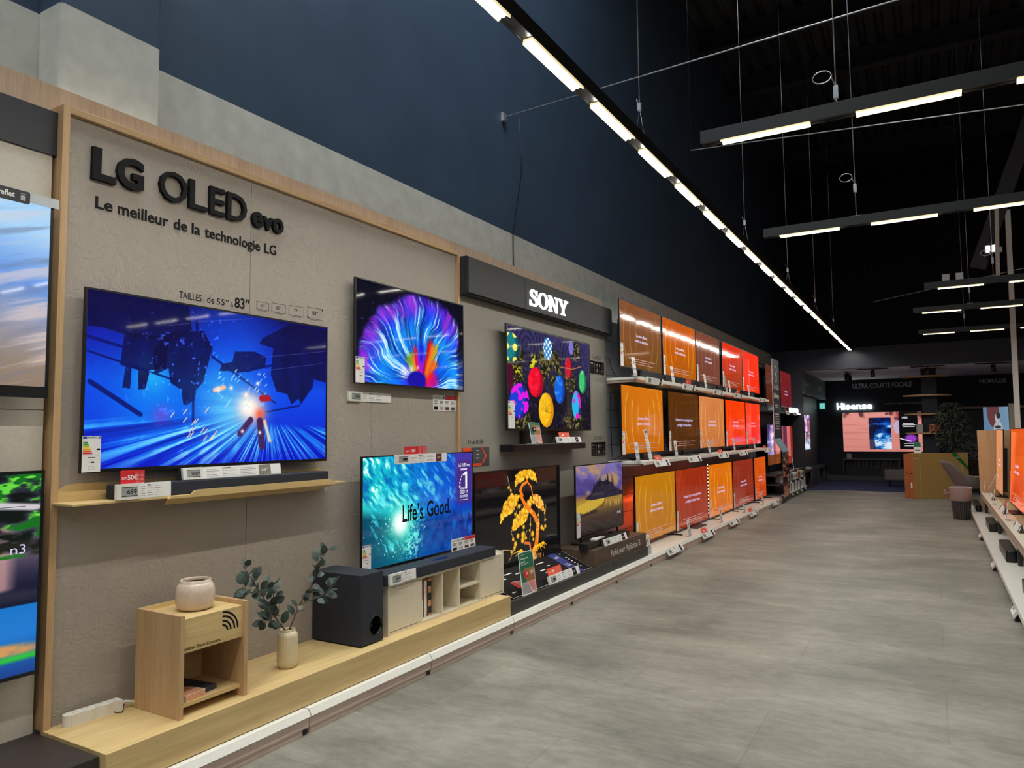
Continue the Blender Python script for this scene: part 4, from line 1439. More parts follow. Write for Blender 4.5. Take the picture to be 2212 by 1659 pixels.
for s, x_, h, bold, wd in (('TAILLES', 0, .034, .006, .128), (':', .139, .022, .006, .006), ('de', .160, .036, .006, .044), ('55”', .218, .032, .006, .074), ('à', .302, .024, .006, .020), ('83”', .330, .054, .025, .098)):
    MB().text(s, x_, 0, cap_size(h), -.0006, 'ink', 'l', 1.0, bold, 0, wd).build('word', t)
for i, (a, b_, h, n) in enumerate(((2.711, 2.798, .044, '55'), (2.817, 2.919, .052, '65'), (2.943, 3.060, .058, '77'), (3.087, 3.216, .069, '83'))):
    q = MB()
    w = b_ - a
    y, z0 = -.0008, 0
    for r in ((0, 0, w, .002), (0, h - .002, w, h), (0, 0, .002, h), (w - .002, 0, w, h), (w * .2, -.006, w * .8, -.004)):
        q.rect(*r, y, 'ink')
    q.text(n + '”', w / 2, h * .38, cap_size(h * .32), y, 'ink', 'c', bold=.01)
    if i == 3:
        q.poly([(w - .002, h - .002), (w - .016, h - .002), (w - .002, h - .016)], y - .0002, 'ink').poly([(.002, .002), (.016, .002), (.002, .016)], y - .0002, 'ink')
    tag(q.build('size_icon', None, (0, a, 2.153), WALL), 'printed screen outline with number %s inside on the stone panel' % n, 'size icon', 'printed screen size icons')

# ------------------------------------------------------------------ televisions on the stone panels
tv('largest wall television on the beige panels showing a blue space chase', 1.444, 0.803, (0.062, 2.468, 1.301), WALL,
   image_mat('screen_space', art_space(), 1.05), .009, .016, .035, 'wall', label_at=(.004, .004, .080, .155), back=.014, gloss=1)
tv('wall television with a rainbow swirl on black, hung above the wave television', 1.226, 0.680, (0.062, 4.044, 1.780), WALL,
   image_mat('screen_fluid', art_fluid(), 1.05), .008, .014, .035, 'wall', label_at=(.004, .006, .085, .165), back=.014)


def wave_extra(s, x, z, w, h, y):
    s.text('Life', x + w * .318, z + h * .375, cap_size(h * .155), y, 'ink', bold=.018, width=w * .125)
    s.text('’s', x + w * .448, z + h * .375, cap_size(h * .155), y, 'ink', bold=.018, width=w * .052)
    s.text('Good.', x + w * .535, z + h * .385, cap_size(h * .15), y, 'ink', bold=.018, width=w * .235)
    for q in ((.312, .338), (.352, .380)):
        s.rect(x + w * q[0], z + h * .375, x + w * q[1], z + h * .383, y, 'ink')
    # award badge
    s.rect(x + w * .845, z + h * .47, x + w * .985, z + h * .92, y + .0004, M['badge'])
    s.text('LG OLED evo', x + w * .855, z + h * .855, cap_size(h * .035), y, 'scrwhite', bold=.01, width=w * .12)
    s.rect(x + w * .875, z + h * .815, x + w * .945, z + h * .835, y, 'scrtext')
    one = [(.925, .62), (.945, .62), (.945, .80), (.925, .80), (.90, .765), (.91, .755), (.925, .77)]
    s.poly([(x + w * a, z + h * b) for a, b in one], y, 'scrwhite')
    for k in range(6):
        a = math.radians(185 - k * 18)
        cx, cz = x + w * (.925 + .06 * math.cos(a)), z + h * (.655 + .125 * math.sin(a))
        st = []
        for j in range(10):
            rr = (.013 if j % 2 == 0 else .006) * (1 - .08 * k)
            st.append((cx + rr * math.cos(math.pi / 2 + j * math.pi / 5), cz + rr * math.sin(math.pi / 2 + j * math.pi / 5)))
        s.poly(st, y, 'scrwhite')
    s.text('WORLD’S No.', x + w * .865, z + h * .61, cap_size(h * .022), y, 'scrwhite', bold=.01, width=w * .08)
    s.text('OLED TV', x + w * .865, z + h * .565, cap_size(h * .035), y, 'scrwhite', bold=.012, width=w * .085)
    s.text('FOR 12 YEARS', x + w * .865, z + h * .525, cap_size(h * .025), y, 'scrwhite', bold=.01, width=w * .085)
    s.rect(x + w * .862, z + h * .497, x + w * .955, z + h * .503, y, 'scrtext')


M['badge'] = plain('screen_badge_violet', (20, 14, 40), 0.2, emit=(52, 40, 120), strength=1.0)
tv('television with a turquoise wave and the words Life’s Good, on the cream cabinet', 1.248, 0.716, (0.125, 4.054, 0.5565), WALL,
   image_mat('screen_wave', art_wave(), 1.05), .008, .012, .04, 'plate', label_at=(.004, .012, .080, .155), rise=.046, extra=wave_extra, reach=(.08, .08))


def tv_edge(label, loc, h, img, bb, extra=None):
    return tv(label, 1.446, h, loc, WALL, img, .012, bb, .05, 'wall', back=.03, extra=extra)


tv_edge('television with streaked blue and tan sky, cut by the left edge', (0.062, 0.882, 1.616), .808, image_mat('screen_clouds', art_clouds(), 1.0), .045)


def meal_extra(s, x, z, w, h, y):
    s.text('ED', x + w - .108, z + h * .865, cap_size(.030), y, 'ink', width=.040)
    s.rect(x + w - .19, z + h * .835, x + w - .055, z + h * .838, y, 'ink')
    s.text('n3', x + w - .105, z + h * .60, cap_size(.036), y, 'scrtext', width=.055)


tv_edge('television with a green and blue outdoor meal, cut by the left edge', (0.062, 0.882, 0.516), .806, image_mat('screen_meal', art_meal(), 1.0), .014, meal_extra)
hd = thing('header_card', 'dark clip-on card reading sans reflet above the sky-screened television', 'header card', (0.075, 1.32, 2.395), WALL)
hb = MB().rbox(-.185, -.004, 0.0, .185, 0, .050, 'fascia_navy', .008, 'y')
hb.text('sans reflet', .128, .016, cap_size(.022), -.0046, 'paper', 'r', bold=.012, width=.118)
hb.rect(.150, .010, .168, .030, -.0046, 'lightprint').rect(.146, .036, .172, .038, -.0046, 'lightprint')
hb.build('printed_face', hd)
MB().box(-.4, 0.002, .012, .30, .006, .052, 'acrylic').build('acrylic_strip', hd)

# wave television belongs to its cabinet stack: stand, soundbar, tags
price_tag('price tag standing on top edge of the wave television with red 130 euro tab', (0.137, 4.028, 1.258), WALL, .585, .062, 0.0, 'red', None, 'maroon', disp=.25, tabtext='130€', tabx=.18)
feature_card('feature card propped at the lower right of the wave television', (0.150, 4.522, 0.604), WALL, .315, .085, -.04)
feature_card('feature card fixed on the stone panel right below the swirl television', (0.004, 4.486, 1.629), WALL, .296, .118)
price_tag('long price tag fixed on the stone panel left below the swirl television', (0.006, 3.643, 1.669), WALL, .426, .064, 0.0, None, '989', False, disp=.30)

# ------------------------------------------------------------------ curved wooden wall shelf with soundbar
t = thing('wall_shelf', 'curved plywood shelf under the largest television', 'shelf', (0.0, 2.45, 1.172), WALL)
b = MB()
L0, L1 = -.79, .79
b.box(L0, -.17, 0, L1, 0, .010, 'oak_y')
b.build('shelf_board', t, bevel=.002)
bp = [(L0, .0), (L1, 0), (L1, .03)] + [(L0 + .09 + .0, .085)] + [(L0 + .09 - .09 * math.sin(a), .085 - .085 * (1 - math.cos(a))) for a in [math.radians(d) for d in (20, 40, 60, 75, 90)]]
bp = [(L0, 0), (L1, 0), (L1, .030), (L1 - .05, .085), (L0 + .10, .085)] + [(L0 + .10 - .10 * math.sin(math.radians(d)), .085 - .085 * (1 - math.cos(math.radians(d)))) for d in (25, 45, 65, 80)]
MB().extrude(bp, -.010, 0, 'oak_y').build('back_board', t)
lp = [(-.37, -.002), (.72, -.002), (.70, .010), (.655, .026), (.640, .030), (-.215, .030), (-.235, .026), (-.250, .010), (-.36, .008)]
MB().extrude(lp, -.182, -.170, 'oak_y').build('front_lip', t)
up = MB()
up.add([(-.37, -.182, -.002), (.72, -.182, -.002), (.66, -.05, -.040), (-.30, -.05, -.040), (-.37, -.172, .001), (.72, -.172, .001), (.66, -.045, -.034), (-.30, -.045, -.034)],
       [(0, 3, 2, 1), (4, 5, 6, 7), (0, 1, 5, 4), (1, 2, 6, 5), (2, 3, 7, 6), (3, 0, 4, 7)], 'oak_y')
up.build('under_plate', t)
soundbar('slim navy soundbar lying on the curved plywood shelf', 1.872, 3.135, 1.182, 1.246, 0.035, 0.145)
price_tag('price tag reading 699 with red 50 euro tab, on the curved plywood shelf', (0.168, 1.970, 1.183), WALL, .262, .068, -.03, 'red', '699', False, disp=.42, tabtext='50€', tabx=.10)
price_tag('long price tag leaning on the soundbar under the largest television', (0.125, 2.488, 1.247), WALL, .60, .058, -.16, None, '1669', 'taupe', disp=.18, foot=True)

# ------------------------------------------------------------------ small cabinet with pot, magazine and bolt
org = (0.10, 2.165, 0.262)
t = thing('side_cabinet', 'small light oak cabinet with wireless symbol, at left on the oak plinth', 'cabinet', org, WALL)
LB(org).wb(0.10, 1.992, 0.262, 0.412, 2.012, 0.692, 'oak_z').build('side_panel', t, bevel=.001)
LB(org).wb(0.10, 2.322, 0.262, 0.412, 2.342, 0.692, 'oak_z').build('side_panel', t, bevel=.001)
LB(org).wb(0.10, 2.012, 0.290, 0.112, 2.322, 0.692, 'oak_y').build('back_panel', t)
LB(org).wb(0.112, 2.012, 0.655, 0.3835, 2.322, 0.6718, 'oak_y').build('top', t)
LB(org).wb(0.112, 2.012, 0.298, 0.385, 2.322, 0.314, 'oak_y').build('shelf', t)
f = LB(org).wb(0.384, 2.012, 0.530, 0.400, 2.322, 0.672, 'oak_y')
lx = lambda y_: y_ - org[1]
yf = -(0.4008 - org[0])
f.text('Boîtier Zero Connect', lx(2.016), 0.540 - .262, cap_size(.0135), yf, 'ink', bold=.012, width=.185)
for r in (.028, .046, .066, .084):
    c0, c1 = lx(2.209), 0.578 - .262
    arc = [(c0 + q * math.cos(a), c1 + q * math.sin(a)) for q, rng in ((r + .0042, range(0, 13)), (r - .0042, range(12, -1, -1))) for a in [math.radians(7.5 * d) for d in rng]]
    k = 13
    f.add([(a, yf, b_) for a, b_ in arc], [(i, i + 1, 2 * k - 2 - i, 2 * k - 1 - i) for i in range(k - 1)], 'ink')
f.build('front_panel', t)

p = thing('plant_pot', 'round glazed beige pot on top of the small oak cabinet', 'pot', (0.262, 2.170, 0.672))
MB().lathe([(0, .0), (.058, .0), (.070, .005), (.080, .018), (.0845, .045), (.0840, .080), (.080, .104), (.071, .117), (.066, .122), (.0655, .131), (.062, .133), (.059, .128), (.060, .118)], 'ceramic', n=40).build('body', p)
MB().lathe([(.060, .119), (.074, .10), (.079, .06), (.072, .02), (0, .014)], 'ceramic_in', n=40).build('inside', p)
bk = thing('magazine', 'thin book with navy and tan cover inside the small oak cabinet', 'book', (0.27, 2.12, 0.314), (0, 0, R90 + .12))
MB().box(-.085, -.10, 0, .085, .10, .003, 'peach').box(-.085, -.10, .025, .085, .10, .028, 'paper').box(-.085, .097, 0, .085, .10, .028, 'peach').build('cover', bk)
MB().box(-.083, -.098, .003, .083, .097, .025, 'paper').build('pages', bk)
cv = MB()
cv.add([(x_, y_, .0284) for x_, y_ in ((-.085, -.10), (.015, -.10), (.005, -.02), (-.04, .03), (-.03, .1), (-.085, .1))], [(0, 1, 2, 3, 4, 5)], 'peach')
cv.add([(x_, y_, .0285) for x_, y_ in ((.02, -.10), (.085, -.10), (.085, .1), (-.02, .1), (-.035, .04), (.01, -.02))], [(0, 1, 2, 3, 4, 5)], 'fascia_navy')
cv.add([(x_, -.1004, z_) for x_, z_ in ((-.085, 0), (.02, 0), (.02, .026), (-.085, .026))], [(0, 1, 2, 3)], 'peach')
cv.add([(x_, -.1004, z_) for x_, z_ in ((.02, 0.008), (.085, 0.008), (.085, .028), (.02, .028))], [(0, 1, 2, 3)], 'fascia_navy')
cv.build('cover_print', bk)
bo = MB().lathe([(0, 0), (.008, 0), (.009, .004), (.006, .006), (.004, .006), (.004, .026), (.0055, .027), (.0055, .031), (0, .031)], 'steel', n=14).build('bolt', None, (0.372, 2.042, 0.314))
tag(bo, 'tiny steel bolt upright in front of the thin book', 'bolt')

# power strip and its lead
ps = thing('power_strip', 'white power strip lying on the oak plinth at far left', 'power strip', (0.055, 1.845, 0.262), (0, 0, R90 - .06))
b = MB()
outline = []
for i in range(25):
    u = -.105 + .21 * i / 24
    outline.append((u, -.024 - .0035 * math.cos(i * math.pi / 4)))
pts = outline + [(.105, .024)] + [(-.105 - .024 * math.sin(math.radians(a)), .024 * math.cos(math.radians(a))) for a in range(0, 181, 30)]
k = len(pts)
b.add([(x_, y_, 0) for x_, y_ in pts] + [(x_, y_, .047) for x_, y_ in pts], [tuple(range(k))[::-1], tuple(range(k, 2 * k))] + [(i, (i + 1) % k, k + (i + 1) % k, k + i) for i in range(k)], 'white')
b.build('body', ps)
s = MB()
for i in range(4):
    s.lathe([(.017, .0472), (.0165, .044), (0, .044)], 'lightprint', (-.088 + i * .052, 0, .0006), 16)
    s.box(-.088 + i * .052 - .003, -.004, .0444, -.088 + i * .052 + .003, -.001, .0475, 'ink')
s.build('socket', ps)
MB().tube([(.104, 0, .026), (.13, -.004, .028), (.155, -.014, .020), (.175, -.026, .006)], .006, 'white', 8).build('cord_sleeve', ps)
ld = MB().tube([(0.03, 1.99, .266), (0.062, 1.965, .265), (.095, 1.945, .265), (.11, 1.93, .265), (.09, 1.915, .265), (.06, 1.92, .266)], .0022, 'flex', 6).build('thin_cord', None)
tag(ld, 'thin dark cord curling on the oak plinth right of the power strip', 'cord')

# ------------------------------------------------------------------ vase with two eucalyptus branches
VX, VY = 0.262, 2.72
v = thing('vase', 'ribbed ivory vase standing on the oak plinth', 'vase', (VX, VY, 0.262))
MB().lathe([(0, 0), (.040, 0), (.043, .004), (.050, .014), (.0525, .03), (.0525, .155), (.049, .170), (.040, .180), (.037, .184), (.0385, .190), (.036, .192), (.033, .188), (.033, .17), (.044, .15), (.044, .02), (0, .016)],
           'vase', n=160, rib=40, ribd=.0028, ribz=(.02, .165)).build('body', v)

rs = random.Random(11)


def leaf_mesh(L, W):
    m = MB()
    n = 7
    vs, fs = [], []
    for i in range(n):
        t_ = i / (n - 1)
        w = W * (math.sin(math.pi * min(1, t_ * .92 + .06)) ** .65)
        zc = -.18 * L * t_ * t_
        vs += [(-w, L * t_, zc + .10 * w), (0, L * t_, zc - .0), (w, L * t_, zc + .10 * w)]
    for i in range(n - 1):
        a = 3 * i
        fs += [(a, a + 1, a + 4, a + 3), (a + 1, a + 2, a + 5, a + 4)]
    m.add(vs, fs, 'leaf', True)
    m.tube([(0, -.018, 0), (0, 0, 0), (0, L * .4, -.02 * L)], .0011, 'stem', 5)
    return m


leafs = [leaf_mesh(.050, .021), leaf_mesh(.058, .019), leaf_mesh(.042, .019)]


def branch(label, base, twigs):
    t = thing('eucalyptus_branch', label, 'branch', base)
    s = MB()
    places = []
    for pts, r0, r1, n in twigs:
        P = []
        for i in range(len(pts) - 1):
            for k in range(4):
                P.append(Vector(pts[i]).lerp(Vector(pts[i + 1]), k / 4))
        P.append(Vector(pts[-1]))
        s.tube(P, [r0 + (r1 - r0) * i / (len(P) - 1) for i in range(len(P))], 'stem', 6)
        for k in range(n):
            f = .28 + .72 * (k + .5) / n
            q = f * (len(P) - 1)
            i = min(int(q), len(P) - 2)
            places.append((P[i].lerp(P[i + 1], q - i), (P[i + 1] - P[i]).normalized()))
    s.build('stem', t)
    protos = []
    for i, (p, d) in enumerate(places):
        az = rs.random() * 6.28
        side = d.orthogonal().normalized()
        side = Matrix.Rotation(az, 3, d) @ side
        out = (side * 1.0 + d * .55 + Vector((.25, 0, .25))).normalized()
        nrm = Vector((rs.uniform(.2, 1), rs.uniform(-.7, .3), rs.uniform(.2, .9)))
        xx = out.cross(nrm).normalized()
        zz = xx.cross(out).normalized()
        mtx = Matrix((xx, out, zz)).transposed().to_4x4()
        k = i % 3
        if len(protos) < 3:
            o = leafs[k].build('leaf', t)
            protos.append(o)
        else:
            o = protos[k].copy(); COL.objects.link(o); o.parent = t
        sc = rs.uniform(.85, 1.15)
        o.matrix_local = Matrix.Translation(p + out * .015) @ mtx @ Matrix.Scale(sc, 4)


z0 = .02
# local offsets from the vase mouth (0,0,.19): +y runs right along the wall, -y left
branch('eucalyptus branch leaning left from the ivory vase', (VX, VY, 0.262), [
    ([(.0, .0, .03), (-.0, -.02, .19), (.03, -.12, .29), (.05, -.22, .42), (.05, -.33, .57)], .0045, .0018, 24),
    ([(.03, -.12, .29), (.05, -.14, .38), (.05, -.15, .47)], .003, .0015, 9),
    ([(.03, -.085, .28), (.06, -.15, .30), (.09, -.24, .28)], .003, .0015, 12),
    ([(.05, -.22, .42), (.07, -.30, .44), (.08, -.36, .48)], .0025, .0013, 10)])
branch('eucalyptus branch leaning right from the ivory vase towards the subwoofer', (VX, VY, 0.262), [
    ([(0, .005, .03), (.0, .015, .19), (.0, .08, .30), (.02, .15, .40), (.0, .22, .50), (.0, .29, .56)], .0045, .0016, 22),
    ([(.0, .08, .30), (.06, .17, .33), (.08, .26, .38)], .0028, .0014, 11)])
tg = MB().box(-.014, -.001, -.009, .014, .001, .009, 'paper').build('care_tag', None, (VX + .012, VY + .075, 0.262 + .285), (0.1, .2, R90))
tag(tg, 'small white paper tag tied to the right eucalyptus branch', 'tag')

# ------------------------------------------------------------------ subwoofer
org = (0.0, 3.24, 0.262)
t = thing('subwoofer', 'large dark navy subwoofer with round port on the oak plinth', 'subwoofer', org, WALL)
b = LB(org).wb(0.004, 3.142, 0.270, 0.384, 3.338, 0.660, 'fabric', .012)
# leave the middle of the front open for the port
b.f.pop(); b.mi.pop(); b.sm.pop()
hx, z0_, z1_, yfr, N_ = .086, .008, .398, -.384, 36
circ, rim = [], []
for i in range(N_):
    a = 2 * math.pi * i / N_
    c_, s_ = math.cos(a), math.sin(a)
    k = min((hx - math.copysign(.028, c_)) / max(abs(c_), 1e-6), (z1_ - .100) / s_ if s_ > 1e-6 else 9, (.100 - z0_) / -s_ if s_ < -1e-6 else 9)
    circ.append((.028 + .055 * c_, yfr, .100 + .055 * s_))
    rim.append((.028 + k * c_, yfr, .100 + k * s_))
b.add(circ + rim, [(i, N_ + i, N_ + (i + 1) % N_, (i + 1) % N_)[::-1] for i in range(N_)], 'fabric')
for cx_, cz_ in ((hx, z1_), (-hx, z1_), (-hx, z0_), (hx, z0_)):
    near = sorted(rim, key=lambda p: (p[0] - cx_) ** 2 + (p[2] - cz_) ** 2)
    e1 = min((p for p in rim if abs(p[0] - cx_) < 1e-6), key=lambda p: abs(p[2] - cz_))
    e2 = min((p for p in rim if abs(p[2] - cz_) < 1e-6), key=lambda p: abs(p[0] - cx_))
    b.add([(cx_, yfr, cz_), e1, e2], [(0, 1, 2) if cx_ * (cz_ - .2) > 0 else (0, 2, 1)], 'fabric')
b.build('body', t)
q = MB()
yf = -.3855
ring = []
N_ = 36
for rr, yy in ((.058, yf + .0012), (.057, yf - .001), (.054, yf - .0008), (.050, yf + .006), (.043, yf + .03), (.040, yf + .07), (.0, yf + .075)):
    for i in range(N_):
        a = 2 * math.pi * i / N_
        ring.append((.028 + rr * math.cos(a), yy, .100 + rr * math.sin(a)))
fs = [(j * N_ + i, j * N_ + (i + 1) % N_, (j + 1) * N_ + (i + 1) % N_, (j + 1) * N_ + i) for j in range(6) for i in range(N_)]
q.add(ring, fs, 'glossblack', True)
q.build('bass_port', t)
f = MB()
for a in (-.07, .07):
    for c_ in (-.35, -.03):
        f.lathe([(0, 0), (.014, 0), (.016, .009), (0, .009)], 'black', (a, c_, 0), 12)
f.build('rubber_feet', t)
org = (0.02, 4.06, 0.262)

# ------------------------------------------------------------------ cream cabinet
t = thing('media_cabinet', 'low cream cabinet with open compartments under the wave television', 'cabinet', org, WALL)
CL = 'offwhite'
LB(org).wb(0.02, 3.402, 0.262, 0.362, 3.418, 0.557, CL).build('side_panel', t, bevel=.0008)
LB(org).wb(0.02, 4.722, 0.262, 0.362, 4.738, 0.575, CL).build('side_panel', t, bevel=.0008)
LB(org).wb(0.02, 3.418, 0.540, 0.358, 4.722, 0.556, CL).build('top', t)
LB(org).wb(0.02, 3.418, 0.262, 0.358, 4.722, 0.276, CL).build('bottom', t)
LB(org).wb(0.02, 3.418, 0.276, 0.028, 4.722, 0.540, CL).build('back_panel', t)
for y_ in (3.724, 3.954, 4.150, 4.420):
    LB(org).wb(0.028, y_, 0.276, 0.356, y_ + .014, 0.540, CL).build('divider', t)
LB(org).wb(0.028, 4.164, 0.394, 0.354, 4.420, 0.408, CL).build('shelf', t)
LB(org).wb(0.342, 3.422, 0.280, 0.358, 3.722, 0.537, CL).build('door', t, bevel=.001)
LB(org).wb(0.342, 4.437, 0.280, 0.358, 4.719, 0.537, CL).build('door', t, bevel=.001)
for i, (y0, y1, h, lab, m1, m2) in enumerate(((3.742, 3.815, .235, 'tall rust and white book standing in the cream cabinet', 'rust', 'paper'),
                                              (3.825, 3.858, .228, 'white slim book standing beside the rust book in the cream cabinet', 'paper', 'paper'),
                                              (3.868, 3.905, .232, 'peach and navy patterned book standing in the cream cabinet', 'peach', 'fascia_navy'))):
    org2 = (0.10, (y0 + y1) / 2, 0.276)
    bk = thing('book', lab, 'book', org2, WALL, 'books in the cream cabinet')
    c = LB(org2).wb(0.10, y0, 0.276, 0.305, y0 + .003, 0.276 + h, m1).wb(0.10, y1 - .003, 0.276, 0.305, y1, 0.276 + h, m1).wb(0.302, y0, 0.276, 0.305, y1, 0.276 + h, m1)
    w = (y1 - y0) / 2
    if i == 0:
        c.poly([(-w, 0), (w, 0), (w, h * .5), (-w, h * .12)], -.2056, m2).poly([(-w, h), (-w, h * .72), (w * .2, h)], -.2056, m2)
        c.add([(-w - .0006, -.205, 0), (-w - .0006, -.03, 0), (-w - .0006, -.205, h * .18)], [(0, 1, 2)], m2)
        c.add([(-w - .0006, 0, h), (-w - .0006, -.205, h), (-w - .0006, -.205, h * .78), (-w - .0006, 0, h * .5)], [(0, 1, 2, 3)], m2)
    if i == 2:
        for a, b_ in ((.05, .25), (.42, .62), (.8, .95)):
            c.rbox(-w, -.2057, h * a, w, -.2051, h * b_, m2, .008, 'y')
    c.build('cover', bk)
    LB(org2).wb(0.102, y0 + .003, 0.279, 0.302, y1 - .003, 0.273 + h, 'paper').build('pages', bk)
soundbar('long navy soundbar on the cream cabinet before the wave television', 3.375, 4.620, 0.5565, 0.622, 0.215, 0.372)
price_tag('price tag reading 499 leaning on the front of the long navy soundbar', (0.3775, 3.520, 0.560), WALL, .262, .064, -.05, None, '499', False, disp=.45)
# ------------------------------------------------------------------ charcoal illuminated sign
org = (0.0, 6.145, 2.555)
t = thing('illuminated_sign', 'charcoal box sign with glowing white letters SONY', 'sign', org, WALL)
b = LB(org).wb(-0.07, 4.674, 2.555, 0.088, 7.62, 2.856, 'fascia')
b.build('sign_box', t, bevel=.002)
f = LB(org).wb(0.088, 4.682, 2.563, 0.100, 5.592, 2.850, 'fascia').wb(0.088, 5.596, 2.563, 0.100, 7.616, 2.850, 'fascia')
f.build('front_panel', t, bevel=.001)
LB(org).wb(0.062, 4.670, 2.56, 0.072, 4.674, 2.85, 'groove').build('end_groove', t)
SH = .150


def letter_polys(ch):
    """Slab-serif capitals in a unit-high box: list of convex polygons, width."""
    R = lambda a, b_, c, d: [(a, b_), (c, b_), (c, d), (a, d)]
    if ch == 'N':
        return [R(.10, 0, .24, 1), R(.70, 0, .84, 1), [(.10, 1), (.30, 1), (.84, 0), (.66, 0)], R(0, 0, .34, .10), R(.58, .9, .94, 1), R(0, .9, .24, 1)], .94
    if ch == 'Y':
        return [R(.38, .06, .56, .46), R(.26, 0, .68, .10), [(.08, .94), (.28, .94), (.56, .46), (.38, .40)], [(.70, .94), (.86, .94), (.56, .40), (.42, .46)],
                R(0, .9, .38, 1), R(.58, .9, .94, 1)], .94
    if ch == 'O':
        out, n_ = [], 40
        P = []
        for i in range(n_):
            a = 2 * math.pi * i / n_
            P.append(((.44 + .44 * math.cos(a), .5 + .52 * math.sin(a)), (.44 + .25 * math.cos(a), .5 + .40 * math.sin(a))))
        for i in range(n_):
            a, c = P[i], P[(i + 1) % n_]
            out.append([a[0], c[0], c[1], a[1]])
        return out, .88
    C = [(.60, .70), (.58, .82), (.50, .91), (.37, .945), (.22, .92), (.13, .82), (.14, .70), (.24, .61), (.40, .53), (.54, .44), (.62, .32), (.60, .18), (.50, .08), (.35, .045), (.19, .08), (.09, .18), (.07, .30)]
    T = [.05, .055, .06, .065, .08, .09, .095, .10, .10, .10, .095, .09, .08, .065, .06, .055, .05]
    out, L_ = [], []
    for i, (x_, y_) in enumerate(C):
        a, c = C[max(i - 1, 0)], C[min(i + 1, len(C) - 1)]
        dx, dy = c[0] - a[0], c[1] - a[1]
        l = math.hypot(dx, dy)
        L_.append(((x_ + dy / l * T[i], y_ - dx / l * T[i]), (x_ - dy / l * T[i], y_ + dx / l * T[i])))
    for i in range(len(C) - 1):
        out.append([L_[i][1], L_[i][0], L_[i + 1][0], L_[i + 1][1]][::-1])
    return out + [R(.57, .66, .66, 1.0), R(.02, 0, .11, .34)], .70


xs = 5.665 - org[1]
for ch in 'SONY':
    P, w = letter_polys(ch)
    k = SH * 1.52
    m = MB()
    for q in P:
        area = sum(q[i][0] * q[(i + 1) % len(q)][1] - q[(i + 1) % len(q)][0] * q[i][1] for i in range(len(q)))
        q = q if area > 0 else q[::-1]
        m.extrude([(xs + a * k, .055 + b_ * SH) for a, b_ in q], -.108, -.100, 'whitelit')
    m.build('letter', t)
    xs += (w + (.03 if ch != 'N' else -.03)) * k

# ------------------------------------------------------------------ eggs television and its shelf bar
tv('large television with painted eggs on dark raked sand under the charcoal sign', 1.735, .918, (0.095, 6.122, 1.477), WALL,
   image_mat('screen_eggs', art_eggs(), 1.05), .016, .02, .055, 'wall', label_at=(.02, .02, .115, .235), back=.027, full=False)
b = MB().box(-.42, -.012, 0, -.36, .0, .22, 'black').box(-.36, -.006, 0, .40, 0, .21, 'taupe').build('mounting_plate', None, (0.0, 6.06, 1.33), WALL)
tag(b, 'taupe mounting plate on the wall below the eggs television', 'mounting plate')
soundbar('black soundbar fixed on the wall below the eggs television', 5.285, 6.742, 1.300, 1.361, 0.002, 0.150, None, 'black')
promo_card('green promotion card standing on the wall soundbar below the eggs television', (0.13, 5.735, 1.362), WALL, '20X', .20, .275, -.18)
price_tag('price tag with orange tab on the wall soundbar below the eggs television', (0.14, 6.38, 1.362), WALL, .55, .056, -.3, 'orange', None, True, foot=True, disp=.22, tabx=.18)
IC = print_mat('feature_card_print', art_infocard())
for lab, y0, z0, w, h in (('black picture card on the cement panel right of the eggs television', 7.205, 2.104, .385, .140),
                          ('black picture card low on the cement panel right of the wall soundbar', 7.210, 1.201, .385, .150)):
    m = MB().rect(0, 0, w, h, -.0025, IC, True).box(0, -.002, 0, w, 0, h, 'black')
    tag(m.build('picture_card', None, (0.0, y0, z0), WALL), lab, 'picture card')
letters('wall_lettering', 'small printed words True RGB right of the eggs television', [('True RGB', 0, 0, cap_size(.045), 0, 0, .25, 'slate')], (0.0, 7.257, 2.265))
letters('wall_lettering', 'small printed words QD OLED above the lower black picture card', [('QD · OLED', 0, 0, cap_size(.034), 0, 0, .22, 'slate')], (0.0, 7.286, 1.380))
letters('wall_lettering', 'printed words True RGB just right of the oak frame', [('True RGB', 0, 0, cap_size(.034), 0, 0, .237, 'ink')], (0.0, 4.800, 1.374))
m = MB()
m.box(0, -.003, 0, .392, 0, .150, 'slate')
m.rect(0, .0, .13, .150, -.0034, 'orange').rect(.12, .03, .26, .150, -.0038, 'slate')
m.poly([(.26, .15), (.28, .15), (.35, .08), (.30, .02), (.275, .02), (.325, .08)], -.0038, 'orange').rect(.09, .0, .27, .022, -.0040, 'orange')
for z in (.12, .09, .06):
    m.rect(.19, z, .235, z + .008, -.0044, 'lightprint')
tag(m.build('picture_card', None, (0.0, 4.731, 1.195), WALL), 'orange and grey picture card under the words True RGB beside the oak frame', 'picture card')

# ------------------------------------------------------------------ gold tree television on the charcoal plinth
tv('television with a golden bonsai on black, standing on the charcoal plinth', 1.475, .83, (0.105, 5.475, 0.2115), WALL,
   image_mat('screen_tree', art_tree(), 1.05), .014, .02, .045, 'legs', rise=.113, reach=(.02, .06))
t = thing('print_board', 'sloping black print board with a blue stripe before the golden bonsai television', 'print board', (0.425, 5.48, 0.2125), WALL)
b = MB()
Ls, sl = .33, .40     # depth up the slope, rise angle
b.box(-.71, 0, 0, .72, Ls, .006, 'ink')
zt = .0066
def tr(x0, y0, x1, y1, m, z=zt):
    b.add([(x0, y0, z), (x1, y0, z), (x1, y1, z), (x0, y1, z)], [(0, 1, 2, 3)], m)
tr(.42, 0, .56, Ls, M.setdefault('indigo', plain('indigo_print', (44, 50, 120), .5)))
for x_ in (-.71, .716):
    tr(x_, 0, x_ + .004, Ls, 'lightprint')
tr(-.71, 0, .72, .004, 'lightprint')
